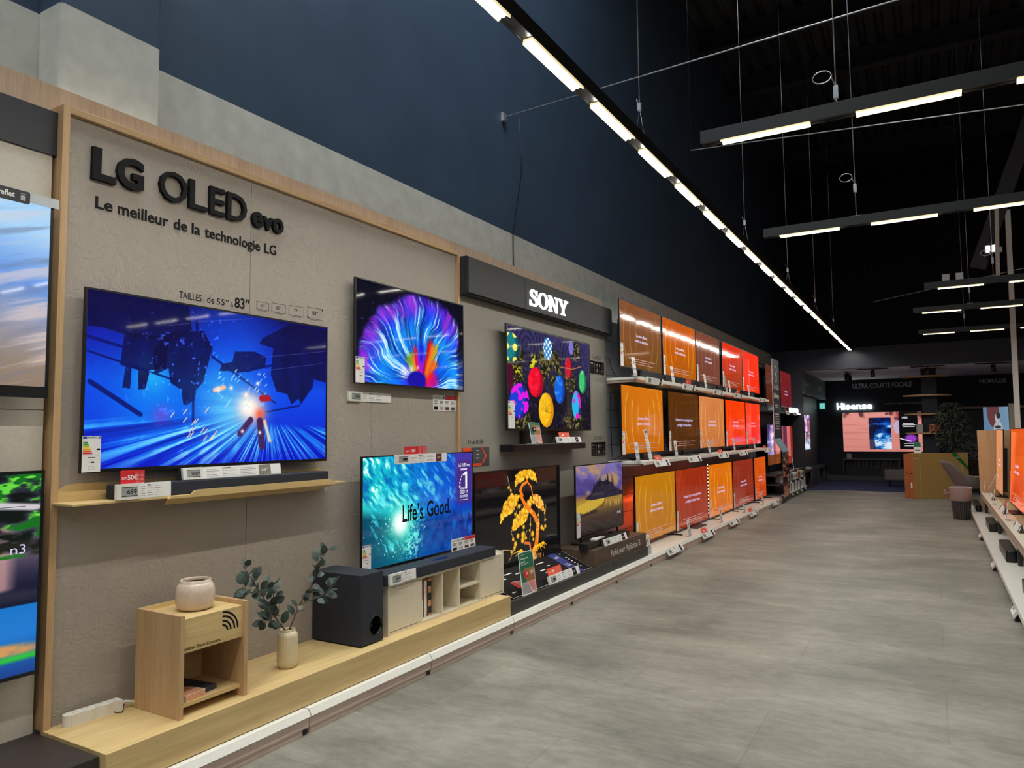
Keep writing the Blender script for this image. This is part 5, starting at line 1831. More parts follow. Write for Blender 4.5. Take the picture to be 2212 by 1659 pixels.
for x_, y_, w, m in ((-.60, .24, .13, 'paper'), (-.60, .215, .13, 'paper'), (-.44, .26, .12, 'paper'), (-.30, .23, .10, 'paper'), (-.12, .25, .05, 'paper'), (.10, .26, .14, 'paper'),
                     (.20, .20, .05, 'paper'), (.02, .17, .10, 'paper'), (.06, .13, .08, 'paper'), (.24, .16, .12, 'paper'), (.45, .25, .08, 'lightprint'), (.45, .265, .08, 'lightprint'),
                     (.45, .12, .09, 'lightprint'), (.45, .145, .06, 'lightprint'), (.60, .29, .03, 'paper'), (-.64, .05, .06, 'lightprint')):
    tr(x_, y_, x_ + w, y_ + .011, m, zt + .0004)
for k in range(6):
    tr(.61, .06 + k * .032, .635, .074 + k * .032, 'paper', zt + .0004)
for k, m in enumerate(('red', 'orange', 'rust', 'paper', 'red')):
    b.add([(-.50 + k * .02, .08, zt + .0004), (-.47 + k * .03, .07, zt + .0004), (-.44 + k * .03, .15, zt + .0004), (-.50 + k * .012, .17, zt + .0004)], [(0, 1, 2, 3)], m)
b.build('printed_face', t, rot=(sl, 0, 0))
MB().box(-.70, .28, 0, .71, .29, .105, 'black').build('rear_support', t)
promo_card('green promotion card with 10X standing on the charcoal plinth', (0.442, 5.0, 0.2115), WALL, '10X', .228, .325, -.12)
price_tag('price tag with orange 130 euro tab before the sloping black print board', (0.435, 5.640, 0.2125), WALL, .60, .070, -.30, 'orange', None, True, foot=True, disp=.24, tabtext='130€', tabx=.06)

# ------------------------------------------------------------------ walnut riser with the hillside television
org = (0.0, 6.94, 0.2115)
t = thing('riser_box', 'brown walnut riser reading Parfait pour PlayStation 5', 'riser', org, WALL)
b = LB(org)
pr = [(-.70, 0), (.695, 0), (.695, -.44), (-.705, -.44)]
b.add([(a, c, 0) for a, c in pr] + [(a, c, .150) for a, c in pr], [(0, 1, 2, 3), (7, 6, 5, 4)] + [(i, 4 + i, 4 + (i + 1) % 4, (i + 1) % 4) for i in range(4)], 'walnut')
b.build('body', t, bevel=.001)
l = MB()
l.text('Parfait pour PlayStation', -.30, .042, cap_size(.058), -.4408, 'paper', bold=.004, width=.735)
l.text('®', .440, .088, cap_size(.020), -.4408, 'paper', width=.014)
l.text('5', .462, .042, cap_size(.058), -.4408, 'paper', bold=.004, width=.052)
l.build('lettering', t)


def clock_extra(s, x, z, w, h, y):
    s.text('18:42', x + w * .86, z + h * .19, cap_size(h * .045), y, 'scrtext', width=w * .085)


tv('television with cypress hills and a clock, standing on the walnut riser', 1.225, .700, (0.205, 6.962, 0.362), WALL,
   image_mat('screen_hills', art_hills(), 1.0), .010, .012, .04, 'legs', label_at=(.01, .004, .085, .24), rise=.078, extra=clock_extra, full=False, reach=(.085, .12))
soundbar('short black soundbar on the walnut riser before the hills television', 6.20, 7.29, .3625, .428, .30, .385, None, 'black')
m = MB().box(-.14, -.03, 0, .14, .03, .004, 'lightprint').box(-.14, -.032, .004, -.05, .032, .014, 'white')
tag(m.build('leaflet', None, (0.342, 6.56, 0.4295), (0, 0, R90 + .1)), 'folded white leaflet on top of the short black soundbar', 'leaflet')
price_tag('price tag with easel foot on the front edge of the walnut riser', (0.425, 6.83, 0.362), WALL, .60, .066, -.30, None, None, True, foot=True, disp=.24)
# ------------------------------------------------------------------ steel shelving with the orange loop televisions
for i, (y0, y1) in enumerate(((7.665, 8.95), (8.95, 10.27), (10.27, 11.60), (11.60, 12.92), (12.92, 14.25), (14.25, 15.55))):
    nm = 'left end'.split() and ('at the near end beside the cement panel', 'second from the near end', 'third from the near end', 'fourth from the near end', 'fifth from the near end', 'at the far end beside the club sign')[i]
    org = (-0.06, (y0 + y1) / 2, 0.115)
    b = LB(org)
    z = 0.115
    while z < 2.72:
        b.wb(-0.06, y0 + .003, z + .003, 0.0, y1 - .003, min(z + .197, 2.75), 'backboard')
        z += .20
    b.wb(-0.06, y0, 0.115, -0.012, y1, 2.75, 'groove')
    o = b.build('back_panel', None, org, WALL)
    tag(o, 'grey slatted steel back panel of the shelving, ' + nm, 'back panel', 'steel back panels of the shelving')
for name, z, d, lab in (('upper', 2.076, .40, 'upper white steel shelf carrying the top row of televisions'), ('middle', 1.133, .42, 'lower white steel shelf carrying the middle row of televisions')):
    y0, y1 = 7.54 if z > 2 else 7.50, 14.95
    y0 = 7.665
    org = (0.0, (y0 + y1) / 2, z - .04)
    t = thing('wall_shelf', lab, 'shelf', org, WALL)
    LB(org).wb(0.002, y0, z - .030, d, y1, z, 'white').build('shelf_board', t, bevel=.001)
    LB(org).wb(d, y0, z - .040, d + .014, y1, z, 'white').build('price_rail', t, bevel=.002)
    yb = y0 + .01
    p = None
    for k in range(7):
        yy = y0 + .02 + k * 1.21
        q = MB()
        lx_ = yy - org[1]
        q.add([(lx_ - .012, -.004, .008), (lx_ - .012, -d + .05, .008), (lx_ - .012, -d + .05, -.01), (lx_ - .012, -.004, -.025),
               (lx_ + .012, -.004, .008), (lx_ + .012, -d + .05, .008), (lx_ + .012, -d + .05, -.01), (lx_ + .012, -.004, -.025)],
              [(0, 1, 2, 3), (7, 6, 5, 4), (0, 4, 5, 1), (1, 5, 6, 2), (2, 6, 7, 3), (3, 7, 4, 0)], 'beige_edge')
        q.build('bracket', t)


def loop_text(kind):
    def f(s, x, z, w, h, y):
        m = 'scrtext'
        if kind == 'p':
            s.text('Profitez d’un accompagnement', x + w * .5, z + h * .50, cap_size(h * .046), y, m, 'c', bold=.008, width=w * .56)
            s.text('privilégié à chaque étape.', x + w * .5, z + h * .41, cap_size(h * .046), y, m, 'c', bold=.008, width=w * .46)
        else:
            s.text('Livraison offerte,', x + w * .5, z + h * .50, cap_size(h * .046), y, m, 'c', bold=.008, width=w * .26)
            s.text('conseils et réparations.', x + w * .5, z + h * .42, cap_size(h * .046), y, m, 'c', bold=.008, width=w * .33)
        for k, (a, b_) in enumerate(((.18, .84), (.30, .68), (.22, .78))):
            s.rect(x + w * a, z + h * (.135 - k * .036), x + w * b_, z + h * (.146 - k * .036), y, 'scrtextdim')
    return f


SETS = [
    # row, y0, y1, z0 above shelf, c0, c1, arc, words, colour words, stand
    ('T', 7.585, 9.015, (112, 70, 22), (134, 80, 48), (172, 136, 84), 'l', 'dull brown', 'plate'),
    ('T', 9.085, 10.600, (178, 92, 4), (200, 88, 4), (252, 190, 20), 'l', 'amber', 'legs'),
    ('T', 10.63, 12.000, (112, 62, 46), (124, 66, 48), (156, 116, 84), 'l', 'dusky rose-brown', 'legs'),
    ('T', 12.16, 13.635, (150, 52, 10), (226, 46, 8), (226, 104, 44), 'l', 'red to rust', 'legs'),
    ('T', 13.66, 15.120, (244, 40, 10), (252, 54, 24), (255, 96, 40), 'l', 'bright red', 'plate'),
    ('M', 7.585, 9.035, (190, 98, 8), (212, 116, 18), (248, 200, 100), 'l', 'deep orange', 'plate'),
    ('M', 9.245, 10.680, (74, 38, 6), (88, 48, 12), (116, 70, 28), 'p', 'very dark brown', 'plate'),
    ('M', 10.70, 12.190, (196, 112, 56), (214, 130, 72), (255, 200, 110), 'l', 'pale apricot', 'legs'),
    ('M', 12.28, 13.760, (240, 50, 0), (248, 62, 4), (255, 130, 10), 'l', 'vivid orange-red', 'plate'),
    ('M', 13.79, 15.080, (250, 36, 30), (252, 60, 20), (255, 120, 60), 'l', 'scarlet', 'legs'),
    ('B', 7.960, 9.460, (168, 98, 2), (190, 120, 6), (218, 184, 16), 'l', 'mustard-yellow', 'legs'),
    ('B', 9.480, 11.060, (140, 34, 8), (158, 46, 14), (186, 88, 40), 'p', 'brick-red', 'plate'),
    ('B', 11.10, 12.620, (196, 94, 2), (216, 110, 6), (255, 206, 60), 'l', 'bright orange', 'legs'),
    ('B', 12.67, 14.280, (128, 38, 18), (144, 46, 26), (178, 84, 54), 'l', 'dull maroon', 'legs'),
    ('B', 14.39, 15.480, (190, 58, 6), (214, 84, 14), (246, 140, 44), 'l', 'orange with red edges', 'legs')]
ROWN = {'T': 'top row', 'M': 'middle row', 'B': 'floor row'}
ZR = {'T': (2.077, 2.195, 2.970), 'M': (1.134, 1.200, 2.000), 'B': (0.1145, .130, .950)}
tvs = {}
count = {}
for i, (row, y0, y1, c0, c1, arc, tx, cw, st) in enumerate(SETS):
    count[row] = count.get(row, 0) + 1
    zb, z0, z1 = ZR[row]
    if (row, count[row]) == ('B', 1): z0 = .15
    x = .20
    t = tv('television with %s loop screen, %s, %s from the near end' % (cw, ROWN[row], ('first', 'second', 'third', 'fourth', 'last')[count[row] - 1]),
           y1 - y0, z1 - z0, (x, (y0 + y1) / 2, zb), WALL,
           image_mat('screen_loop_%d' % i, art_glow(i, c0, c1, arc, 10 + i), 1.0, .06, .5, .004 if row == 'T' else .0015),
           .010, .016, .055, st, label_at=(.014, .01, .085, .26), rise=z0 - zb, extra=loop_text(tx), full=False, group='loop televisions on the steel shelving')
    tvs[(row, count[row])] = (t, y0, y1, cw)
# a set that washes the wall with light carries lit strips on its back; one more shows its dots beside the screen
AMB = plain('amber_back_light', (255, 120, 40), .4, emit=(255, 84, 30), strength=30.0)
for key in (('B', 1), ('B', 2)):
    t, y0, y1, cw = tvs[key]
    w = (y1 - y0) / 2
    h0 = t.children[0].bound_box[6][2]
    q = MB().box(-w + .34, .075, h0 - .11, w - .06, .083, h0 - .095, AMB)
    if key == ('B', 1):
        q.box(-w + .34, .075, .2, -w + .36, .083, h0 - .11, AMB)
    q.build('led_strip', t)
t, y0, y1, cw = tvs[('B', 3)]
q = MB()
for k in range(15):
    zz = .10 + k * .052
    q.rbox(-(y1 - y0) / 2 - .030, -.006, zz, -(y1 - y0) / 2 - .012, 0.0, zz + .022, 'whitelit', .006, 'y')
q.build('led_dots', t)

# price tags and size signs along the three levels
tags = {'T': [(7.81, 8.39, 0), (9.18, 9.77, 1), (10.68, 11.31, 0), (11.92, 12.66, 1), (13.95, 14.55, 0)],
        'M': [(7.94, 8.47, 1), (9.23, 9.86, 0), (10.73, 11.40, 1), (12.02, 12.74, 0), (13.99, 14.79, 1)],
        'B': [(8.10, 8.70, 0), (9.53, 10.18, 1), (10.98, 11.69, 0), (12.35, 13.08, 1), (14.29, 15.00, 0)]}
signs = {'T': [7.60, 8.97, 10.51, 11.96, 13.38], 'M': [7.59, 8.98, 10.55, 12.07, 13.62], 'B': [7.74, 9.27, 10.89, 12.40, 13.90]}
EDGE = {'T': 'upper shelf edge', 'M': 'lower shelf edge', 'B': 'floor shelf edge'}
for row in 'TMB':
    for k, (a, b_, red) in enumerate(tags[row]):
        cw = tvs[(row, k + 1)][3]
        x, z, tl = {'T': (.418, 2.010, .20), 'M': (.442, 1.060, -.42), 'B': (.512, .045, -.55)}[row]
        price_tag('price tag %s on the %s below the %s television' % ('with red tab' if red else 'without tab', EDGE[row], cw), (x + (.03 if row != 'T' else .0), (a + b_) / 2, z), WALL,
                  min(b_ - a, .58), .075, tl, 'orange' if red else None, None, True, disp=.24, group='price tags on the shelving', tabx=.18)
    for k, y in enumerate(signs[row]):
        cw = tvs[(row, k + 1)][3]
        x, z = {'T': (.375, 2.0768), 'M': (.392, 1.1338), 'B': (.445, .1148)}[row]
        size_sign('upright 65 inch sign standing before the %s television' % cw, (x, y, z), WALL, 'LED' if row == 'B' else 'QLED', group='size signs on the shelving')
t = thing('spec_card', 'tall narrow white card leaning before the deep orange television', 'card', (.40, 7.98, 1.1335), WALL)
m = MB().box(-.05, 0, 0, .05, .003, .36, 'paper')
for k in range(16):
    m.rect(-.042, .015 + k * .02, .042 - .02 * (k % 3), .021 + k * .02, -.0006, 'lightprint' if k % 4 else 'greyprint')
m.rect(-.042, .315, .042, .345, -.0006, 'greyprint')
m.build('printed_face', t, rot=(-.15, -.10, 0))
t = promo_card('small green promotion card on the upper shelf before the red to rust television', (.385, 11.70, 2.0768), WALL, '10X', .12, .27, -.12)

# black leads lying on the shelves at the near end
for nm, pts, lab in ((0, [(.05, 7.70, 1.145), (.12, 7.76, 1.19), (.16, 7.86, 1.20), (.22, 7.80, 1.142), (.30, 7.72, 1.142)], 'black lead looped on the lower shelf under the deep orange television'),
                     (1, [(.02, 7.72, 2.3), (.05, 7.70, 2.2), (.10, 7.71, 2.10), (.16, 7.80, 2.084), (.24, 7.74, 2.084)], 'black lead hanging behind the dull brown television'),
                     (2, [(.012, 7.745, 1.9), (.014, 7.74, 1.6), (.012, 7.75, 1.3), (.04, 7.72, 1.145)], 'thin black lead running down the back panel beside the deep orange television')):
    P = [Vector(p) for p in pts]
    Q = []
    for i in range(len(P) - 1):
        a, b_, c, d = P[max(i - 1, 0)], P[i], P[i + 1], P[min(i + 2, len(P) - 1)]
        for k in range(5):
            u = k / 5
            Q.append(.5 * ((2 * b_) + (c - a) * u + (2 * a - 5 * b_ + 4 * c - d) * u * u + (3 * b_ - a - 3 * c + d) * u ** 3))
    Q.append(P[-1])
    tag(MB().tube(Q, .005, 'flex', 6).build('power_lead'), lab, 'lead')
# ------------------------------------------------------------------ club sign and the last stretch of shelving
t = thing('club_sign', 'free-standing dark club sign with cream words at the far end of the shelving', 'sign', (0.42, 15.72, 0.1145), WALL)
b = MB()
b.box(-.42, -.012, 1.20, .30, 0, 2.82, 'fascia_navy').box(-.425, -.014, 1.20, -.42, .002, 2.82, 'acrylic')
b.text('Le Club', -.06, 2.20, cap_size(.10), -.0126, 'offwhite', 'c', bold=.012, width=.50)
b.text('Infinity', -.06, 2.02, cap_size(.10), -.0126, 'offwhite', 'c', bold=.012, width=.54)
for k in range(3):
    q = [(-.06 + (.10 + .02) * math.cos(a), 2.52 + .07 * k * 0 + .12 * math.sin(a) + .0) for a in [2 * math.pi * i / 20 for i in range(20)]]
r0 = []
for s_ in (-1, 1):
    for i in range(20):
        a0, a1 = 2 * math.pi * i / 20, 2 * math.pi * (i + 1) / 20
        P = [(-.06 + .11 * r * math.cos(a), 2.52 + s_ * .085 + .085 * r * math.sin(a)) for r, a in ((1, a0), (1, a1), (.8, a1), (.8, a0))]
        b.poly(P, -.0126, 'offwhite')
for k, (w, z) in enumerate(((.36, 1.86), (.30, 1.82), (.44, 1.68), (.40, 1.63), (.46, 1.58), (.42, 1.53), (.44, 1.48), (.40, 1.43), (.46, 1.38))):
    b.rect(-.06 - w / 2, z, -.06 + w / 2, z + .022, -.0126, 'lightprint')
b.build('sign_panel', t)
m = MB()
m.add([(-.42, 0, 1.20), (.30, 0, 1.20), (.30, -.16, .92), (-.42, -.16, .92), (-.42, .01, 1.19), (.30, .01, 1.19), (.30, -.15, .91), (-.42, -.15, .91)],
      [(0, 3, 2, 1), (4, 5, 6, 7), (3, 7, 6, 2), (0, 4, 7, 3), (1, 2, 6, 5), (0, 1, 5, 4)], 'bluegrey')
m.build('leaflet_ledge', t)
m = MB().box(-.42, -.152, 0, .30, -.142, .92, 'fascia_navy').rect(-.41, .01, .29, .91, -.1526, print_mat('portrait_print', art_portrait()), True)
m.build('photo_panel', t)

for i, (y0, y1) in enumerate(((15.56, 17.40), (17.40, 19.19))):
    org = (-.04, (y0 + y1) / 2, 0)
    nm = 'behind the club sign' if i == 0 else 'just before the navy pier'
    t = thing('shelving_bay', 'dark shelving bay with two televisions ' + nm, 'shelving', org, WALL, 'dark shelving bays')
    LB(org).wb(-.06, y0, 0.0, -.01, y1, 2.95, 'fascia_navy').build('back_panel', t)
    LB(org).wb(-.01, y0, 1.855, .35, y1, 1.885, 'slate').build('shelf_board', t)
    LB(org).wb(-.01, y0, .53, .40, y1, .56, 'slate').build('shelf_board', t)
    LB(org).wb(-.01, y0, .34, .46, y1, .36, 'slate').wb(.46, y0, .33, .475, y1, .365, 'black').build('shelf_board', t)
    LB(org).wb(-.01, y0, .085, .48, y1, .114, 'white').wb(.48, y0, .07, .50, y1, .116, 'black').build('deck', t)
    LB(org).wb(.44, y0, 0, .47, y1, .085, 'black').build('kick_plate', t)
    if i == 1:
        LB(org).wb(.35, 18.7, 1.860, .362, y1, 1.880, 'whitelit').build('shelf_light', t)


def red_extra(s, x, z, w, h, y):
    s.text('Livraison offerte,', x + w * .5, z + h * .42, cap_size(h * .05), y, 'scrtext', 'c', width=w * .26)
    s.text('conseils et réparations.', x + w * .5, z + h * .34, cap_size(h * .05), y, 'scrtext', 'c', width=w * .33)


for y0, y1, z, zt_, im, ex, lab in (
        (15.95, 17.55, 2.02, 2.90, art_glow(40, (84, 34, 16), (98, 44, 30), (104, 50, 34), 51), None, 'television with dark rust screen, upper left of the far four behind the club sign'),
        (17.66, 19.14, 2.02, 2.88, art_glow(41, (104, 10, 20), (118, 24, 28), (126, 34, 36), 52), red_extra, 'television with dark crimson screen, upper right of the far four before the pier'),
        (15.90, 17.40, .72, 1.60, art_pair(0), None, 'television with violet and pink picture, lower left of the far four behind the club sign'),
        (17.60, 19.10, .66, 1.58, art_pair(1), None, 'television with pink and maroon picture, lower right of the far four before the pier')):
    zb = 1.8852 if z > 1.8 else .5602
    tv(lab, y1 - y0, zt_ - z, (.17, (y0 + y1) / 2, zb), WALL, image_mat('screen_' + im.name, im, .95, .05), .012, .014, .05, 'legs', rise=z - zb, extra=ex, full=False, group='televisions beyond the club sign')
t = MB()
for k in range(3):
    t.rbox(-.62 + k * .42, -.02, 0, -.26 + k * .42, 0, .12, 'mintlit', .04, 'y')
tag(t.build('lit_tablet_row', None, (.30, 18.55, 1.887), WALL), 'row of glowing white display panels on the shelf under the dark crimson television', 'display panel')
for y, z, x, lab in ((17.45, 1.83, .36, 'price tag with red tab on the shelf below the dark rust television'), (18.45, 1.83, .36, 'price tag without tab on the shelf below the dark crimson television'),
                     (17.50, .50, .41, 'price tag on the shelf below the violet and pink television'), (18.35, .50, .41, 'price tag on the shelf below the pink and maroon television')):
    price_tag(lab, (x, y, z), WALL, .40, .08, -.4, 'orange' if 'red tab' in lab else None, None, True, group='price tags on the dark shelving')
size_sign('tall white sign standing before the pink and maroon television', (.36, 17.95, .5602), WALL, 'QLED', .09, .26)
size_sign('white sign standing before the violet and pink television beside the club sign', (.36, 16.75, .5602), WALL, 'QLED', .09, .26)
# small speaker cartons on the two low shelves
cols = ['paper', 'offwhite', 'bluegrey', 'paper', 'offwhite', 'rust', 'paper', 'gold']
for i in range(8):
    y = 16.42 + i * .35
    org = (.24, y, .3602)
    m = cols[i]
    t = thing('speaker_carton', '%s speaker carton on the upper low shelf, %s from the club sign' % ({'paper': 'white', 'offwhite': 'cream', 'bluegrey': 'pale blue', 'rust': 'rust', 'gold': 'tan'}[m], ('first second third fourth fifth sixth seventh last').split()[i]),
              'carton', org, WALL, 'speaker cartons on the low shelves')
    LB(org).wb(.24, y - .145, .3602, .44, y + .145, .512, m).build('box', t, bevel=.002)
    f = MB()
    for a in range(3):
        f.lathe([(.022, 0), (0, .001)], 'slate', (0, 0, 0), 12) if False else f.rbox(-.11 + a * .08, -.2012, .04, -.06 + a * .08, -.2002, .11, 'slate', .02, 'y')
    f.build('printed_panel', t)
for i in range(7):
    y = 16.36 + i * .41
    org = (.24, y, .1142)
    dk = i == 0
    t = thing('speaker_carton', '%s carton on the floor-level shelf, %s from the club sign' % ('black' if dk else 'white and grey', ('first second third fourth fifth sixth last').split()[i]), 'carton', org, WALL, 'speaker cartons on the floor shelf')
    LB(org).wb(.24, y - .17, .1142, .46, y + .17, .322, 'black' if dk else 'paper').build('box', t, bevel=.002)
    f = MB().rect(.06, .01, .16, .20, -.2212, 'slate' if not dk else 'fascia').rect(-.14, .06, -.02, .15, -.2212, 'lightprint')
    f.build('printed_panel', t)
for i in range(4):
    for j, (x, z, nm) in enumerate(((.478, .315, 'upper'), (.505, .06, 'floor'))):
        y = 16.75 + i * .62
        o = MB().box(-.05, -.006, 0, .05, 0, .055, 'paper').rect(-.035, .015, .02, .04, -.0066, 'epaper').build('shelf_label', None, (x + .012, y, z), (-.45, 0, R90))
        tag(o, 'small white shelf label on the %s low shelf rail, %s from the club sign' % (nm, ('first', 'second', 'third', 'last')[i]), 'shelf label', 'shelf labels on the low shelves')

# ------------------------------------------------------------------ recess at the far end
RY = 23.98
b = MB().box(.10, 19.34, 0, .14, 24.0, 2.97, 'teal')
tag(b.build('side_wall_lining', None), 'slate side lining of the far recess behind the navy pier', 'wall lining', None, 'structure')
t = thing('category_fascia', 'slate fascia with small grey words along the left of the far recess', 'fascia', (.15, 21.6, 2.40), WALL)
b = MB().box(-2.25, -.26, 0, 2.35, 0, .53, 'teal')
b.text('MURAUX', -1.9, .20, cap_size(.12), -.2606, 'dimletters', width=.9).text('LASER', .6, .20, cap_size(.12), -.2606, 'dimletters', width=.8)
b.build('board', t)
MB().box(-2.25, -.262, -.012, 2.35, -.25, 0, 'lightprint').box(-2.25, -.262, .53, 2.35, -.25, .54, 'lightprint').build('edge_strip', t)
for z0, z1, lab, c in ((1.43, 1.87, 'upper lit screen on the side of the far recess', (150, 120, 214)), (.97, 1.42, 'lower lit cyan screen on the side of the far recess', (120, 214, 236))):
    A = Art(60, 80)
    n_ = A.noise(4, 4, int(z0 * 10), 4)
    A.grad(n_, [(.3, (40, 30, 70)), (.5, c), (.75, (240, 240, 255))])
    tv(lab, .95, z1 - z0, (.40, 19.95, z0), WALL, image_mat('screen_side_%d' % int(z0 * 10), A.image('side_%d' % int(z0 * 10)), .9), .01, .01, .03, 'wall', back=.20, full=False)
org = (.15, 21.6, 0)
t = thing('media_bench', 'long slate bench with open compartments along the left of the far recess', 'bench', org, WALL)
LB(org).wb(.15, 19.36, 0, .40, 23.9, .05, 'slate').wb(.15, 19.36, .40, .40, 23.9, .45, 'slate').wb(.15, 19.36, .05, .18, 23.9, .40, 'slate').build('carcass', t)
for y_ in (19.36, 20.6, 21.9, 23.2, 23.86):
    LB(org).wb(.18, y_, .05, .395, y_ + .04, .40, 'slate').build('divider', t)
MB().rbox(-1.25, -.255, .05, .0, -.24, .40, 'slate', .01, 'y').build('door', t)
o = MB().lathe([(0, 0), (.15, 0), (.17, .02), (.16, .05), (.10, .07), (0, .075)], 'lightprint', n=24).build('body', None)
pj = thing('projector', 'flat white projector lying on the slate bench', 'projector', (.27, 20.3, .4505), WALL)
o.parent = pj
MB().box(-.10, -.05, .06, -.04, .05, .075, 'black').build('lens_cover', pj)
t = MB().box(-.075, -.02, 0, .075, .0, .17, M.setdefault('mintdim', plain('dim_mint_panel', (120, 200, 190), .4, emit=(120, 214, 204), strength=.9)))
tag(t.build('glowing_panel', None, (.29, RY, 2.13)), 'small mint glowing panel at the left of the lit brand sign', 'panel')

letters_far = []
t = thing('illuminated_sign', 'glowing white letters reading Hisense on the dark far wall', 'sign', (.70, RY + .01, 2.09))
xx = 0
for ch, w in zip('Hisense', (.165, .055, .13, .14, .135, .13, .14)):
    vs, fs, a0, a1, b0, b1 = text_shape(ch, .025)
    b = MB()
    b.text(ch, xx, 0, cap_size(.19), -.02, 'mintlit', 'l', 1, .025, .03, w)
    b.build('letter', t)
    xx += w + .012


def wall_words(s, x, z, h, w, lab, m='dimletters', bold=.02):
    o = MB().text(s, 0, 0, cap_size(h), 0, m, 'l', 1, bold, .01, w).build('wall_lettering', None, (x, RY, z))
    tag(o, lab, 'lettering')


wall_words('ULTRA COURTE FOCALE', 1.16, 2.715, .135, 1.56, 'grey capital letters ULTRA COURTE FOCALE on the dark far wall')
wall_words('NOMADE', 4.375, 2.735, .11, .62, 'grey capital letters NOMADE on the dark far wall at right')
wall_words('L’EXPÉRIENCE CINÉMA EN TOUTE SÉRÉNITÉ', 1.98, 2.205, .045, .98, 'tiny grey line on the far wall right of the lit brand sign', 'dimletters', 0)


def hi_extra(s, x, z, w, h, y):
    s.text('Hisense', x + w * .40, z + h * .68, cap_size(h * .05), y, M.setdefault('scrblue', plain('screen_blue_text', (10, 20, 60), .3, emit=(30, 120, 250))), bold=.01, width=w * .18)
    s.text('LASER', x + w * .76, z + h * .83, cap_size(h * .045), y, 'scrwhite', bold=.012, width=w * .07)
    for q, a, c in ((.70, .77, .90), (.66, .76, .92), (.62, .77, .91), (.20, .77, .92), (.14, .78, .91)):
        s.rect(x + w * a, z + h * q, x + w * c, z + h * (q + .012), y, 'scrwhite')


tv('very large screen with a sea-photo magazine on pink wood, under the lit brand sign', 2.10, 1.18, (1.89, 23.93, .815), (0, 0, 0),
   image_mat('screen_magazine', art_magazine(), 1.0), .01, .01, .03, 'wall', back=.03, extra=hi_extra, full=False)
t = thing('media_cabinet', 'dark open cabinet with slats below the very large screen', 'cabinet', (1.6, 23.72, .1301))
MB().box(-.74, -.26, .46, .75, .26, .49, 'slate').box(-.74, -.26, 0, -.71, .26, .46, 'slate').box(.70, -.26, 0, .75, .26, .46, 'slate').box(-.71, .22, 0, .70, .26, .46, 'black').build('carcass', t)
s = MB()
for k in range(14):
    s.box(-.42 + k * .07, -.20, .22, -.40 + k * .07, -.18, .44, 'slate')
s.build('slat_front', t)
t = thing('media_shelf', 'low slate shelf with a projector, right of the dark slatted cabinet', 'shelf', (2.75, 23.66, .1301))
MB().box(-.38, -.2, .20, .45, .3, .25, 'slate').box(-.38, .25, .25, .45, .3, .44, 'darknavy').box(-.36, -.1, 0, -.32, .2, .20, 'slate').box(.39, -.1, 0, .43, .2, .20, 'slate').build('board', t)
t = thing('projector', 'black laser projector on the low slate shelf under the very large screen', 'projector', (2.72, 23.62, .3802))
MB().rbox(-.27, -.15, 0, .27, .15, .09, 'black', .03).build('body', t)
MB().rbox(-.12, -.08, .09, .12, .05, .105, 'glossblack', .02).build('lens_hood', t)
t = MB().box(-.06, -.02, 0, .06, .02, .15, 'lightprint')
tag(t.build('sign_holder', None, (1.02, 23.6, .6203)), 'small pale sign standing on the dark slatted cabinet', 'sign holder')
t = thing('pouf', 'grey upholstered pouf on thin legs before the low slate shelf', 'pouf', (2.45, 21.3, 0))
MB().rbox(-.40, -.32, .17, .40, .32, .43, 'greyfab', .12).build('cushion', t, bevel=.03)
for sx_ in (-1, 1):
    for sy2 in (-1, 1):
        MB().tube([(sx_ * .26, sy2 * .2, .18), (sx_ * .30, sy2 * .24, 0)], .010, 'black', 6).build('leg', t)

# white ceiling spots of the recess
def spot(lab, x, y, n_, along):
    t = thing('spot_light', lab, 'spotlight', (x, y, 2.97))
    r = MB()
    if along: r.box(-.02, -.7, -.03, .02, .7, 0, 'black')
    else: r.box(-.35, -.02, -.03, .35, .02, 0, 'black')
    r.build('rail', t)
    for k in range(n_):
        yy = (-.45 + k * .42) if along else 0
        h = MB().lathe([(0, -.05), (.05, -.05), (.052, -.20), (.046, -.21), (.044, -.19), (0, -.18)], 'black', (0, yy, 0), 16)
        h.tube([(0, yy, -.03), (0, yy, -.06)], .012, 'black', 6)
        h.build('lamp_head', t)
    return t


spot('row of three black ceiling spots at the left of the far recess', 1.32, 21.0, 3, True)
spot('single black ceiling spot above the words ULTRA COURTE FOCALE', 1.98, 19.75, 1, False)
spot('single black ceiling spot above the curved wooden shelves', 3.15, 19.75, 1, False)
spot('single black ceiling spot at the right, above the word NOMADE', 4.45, 19.75, 1, False)

# dark tower with curved wooden shelves
t = thing('display_tower', 'dark tower with four curved wooden shelves left of the potted tree', 'display tower', (3.10, 20.55, 0))
MB().box(-.11, -.02, 0, .22, .28, 2.96, 'darknavy').build('column', t)
for z_, r_ in ((2.75, .52), (2.28, .52), (1.82, .50), (1.35, .50)):
    q = MB()
    P = [(.0 + r_ * math.cos(a), .06 + .30 * math.sin(a)) for a in [math.pi + math.pi * i / 16 for i in range(17)]] + [(r_, .1), (-r_, .1)]
    k = len(P)
    q.add([(a, c, z_) for a, c in P] + [(a, c, z_ + .035) for a, c in P], [tuple(range(k))[::-1], tuple(range(k, 2 * k))] + [(i, (i + 1) % k, k + (i + 1) % k, k + i) for i in range(k)], 'oak_x')
    q.build('shelf', t)
tag(MB().box(-.07, -.03, 0, .07, .03, .20, 'lightprint').build('sign_holder', None, (2.92, 20.45, 1.3855)), 'pale sign holder on the lowest curved shelf', 'sign holder')
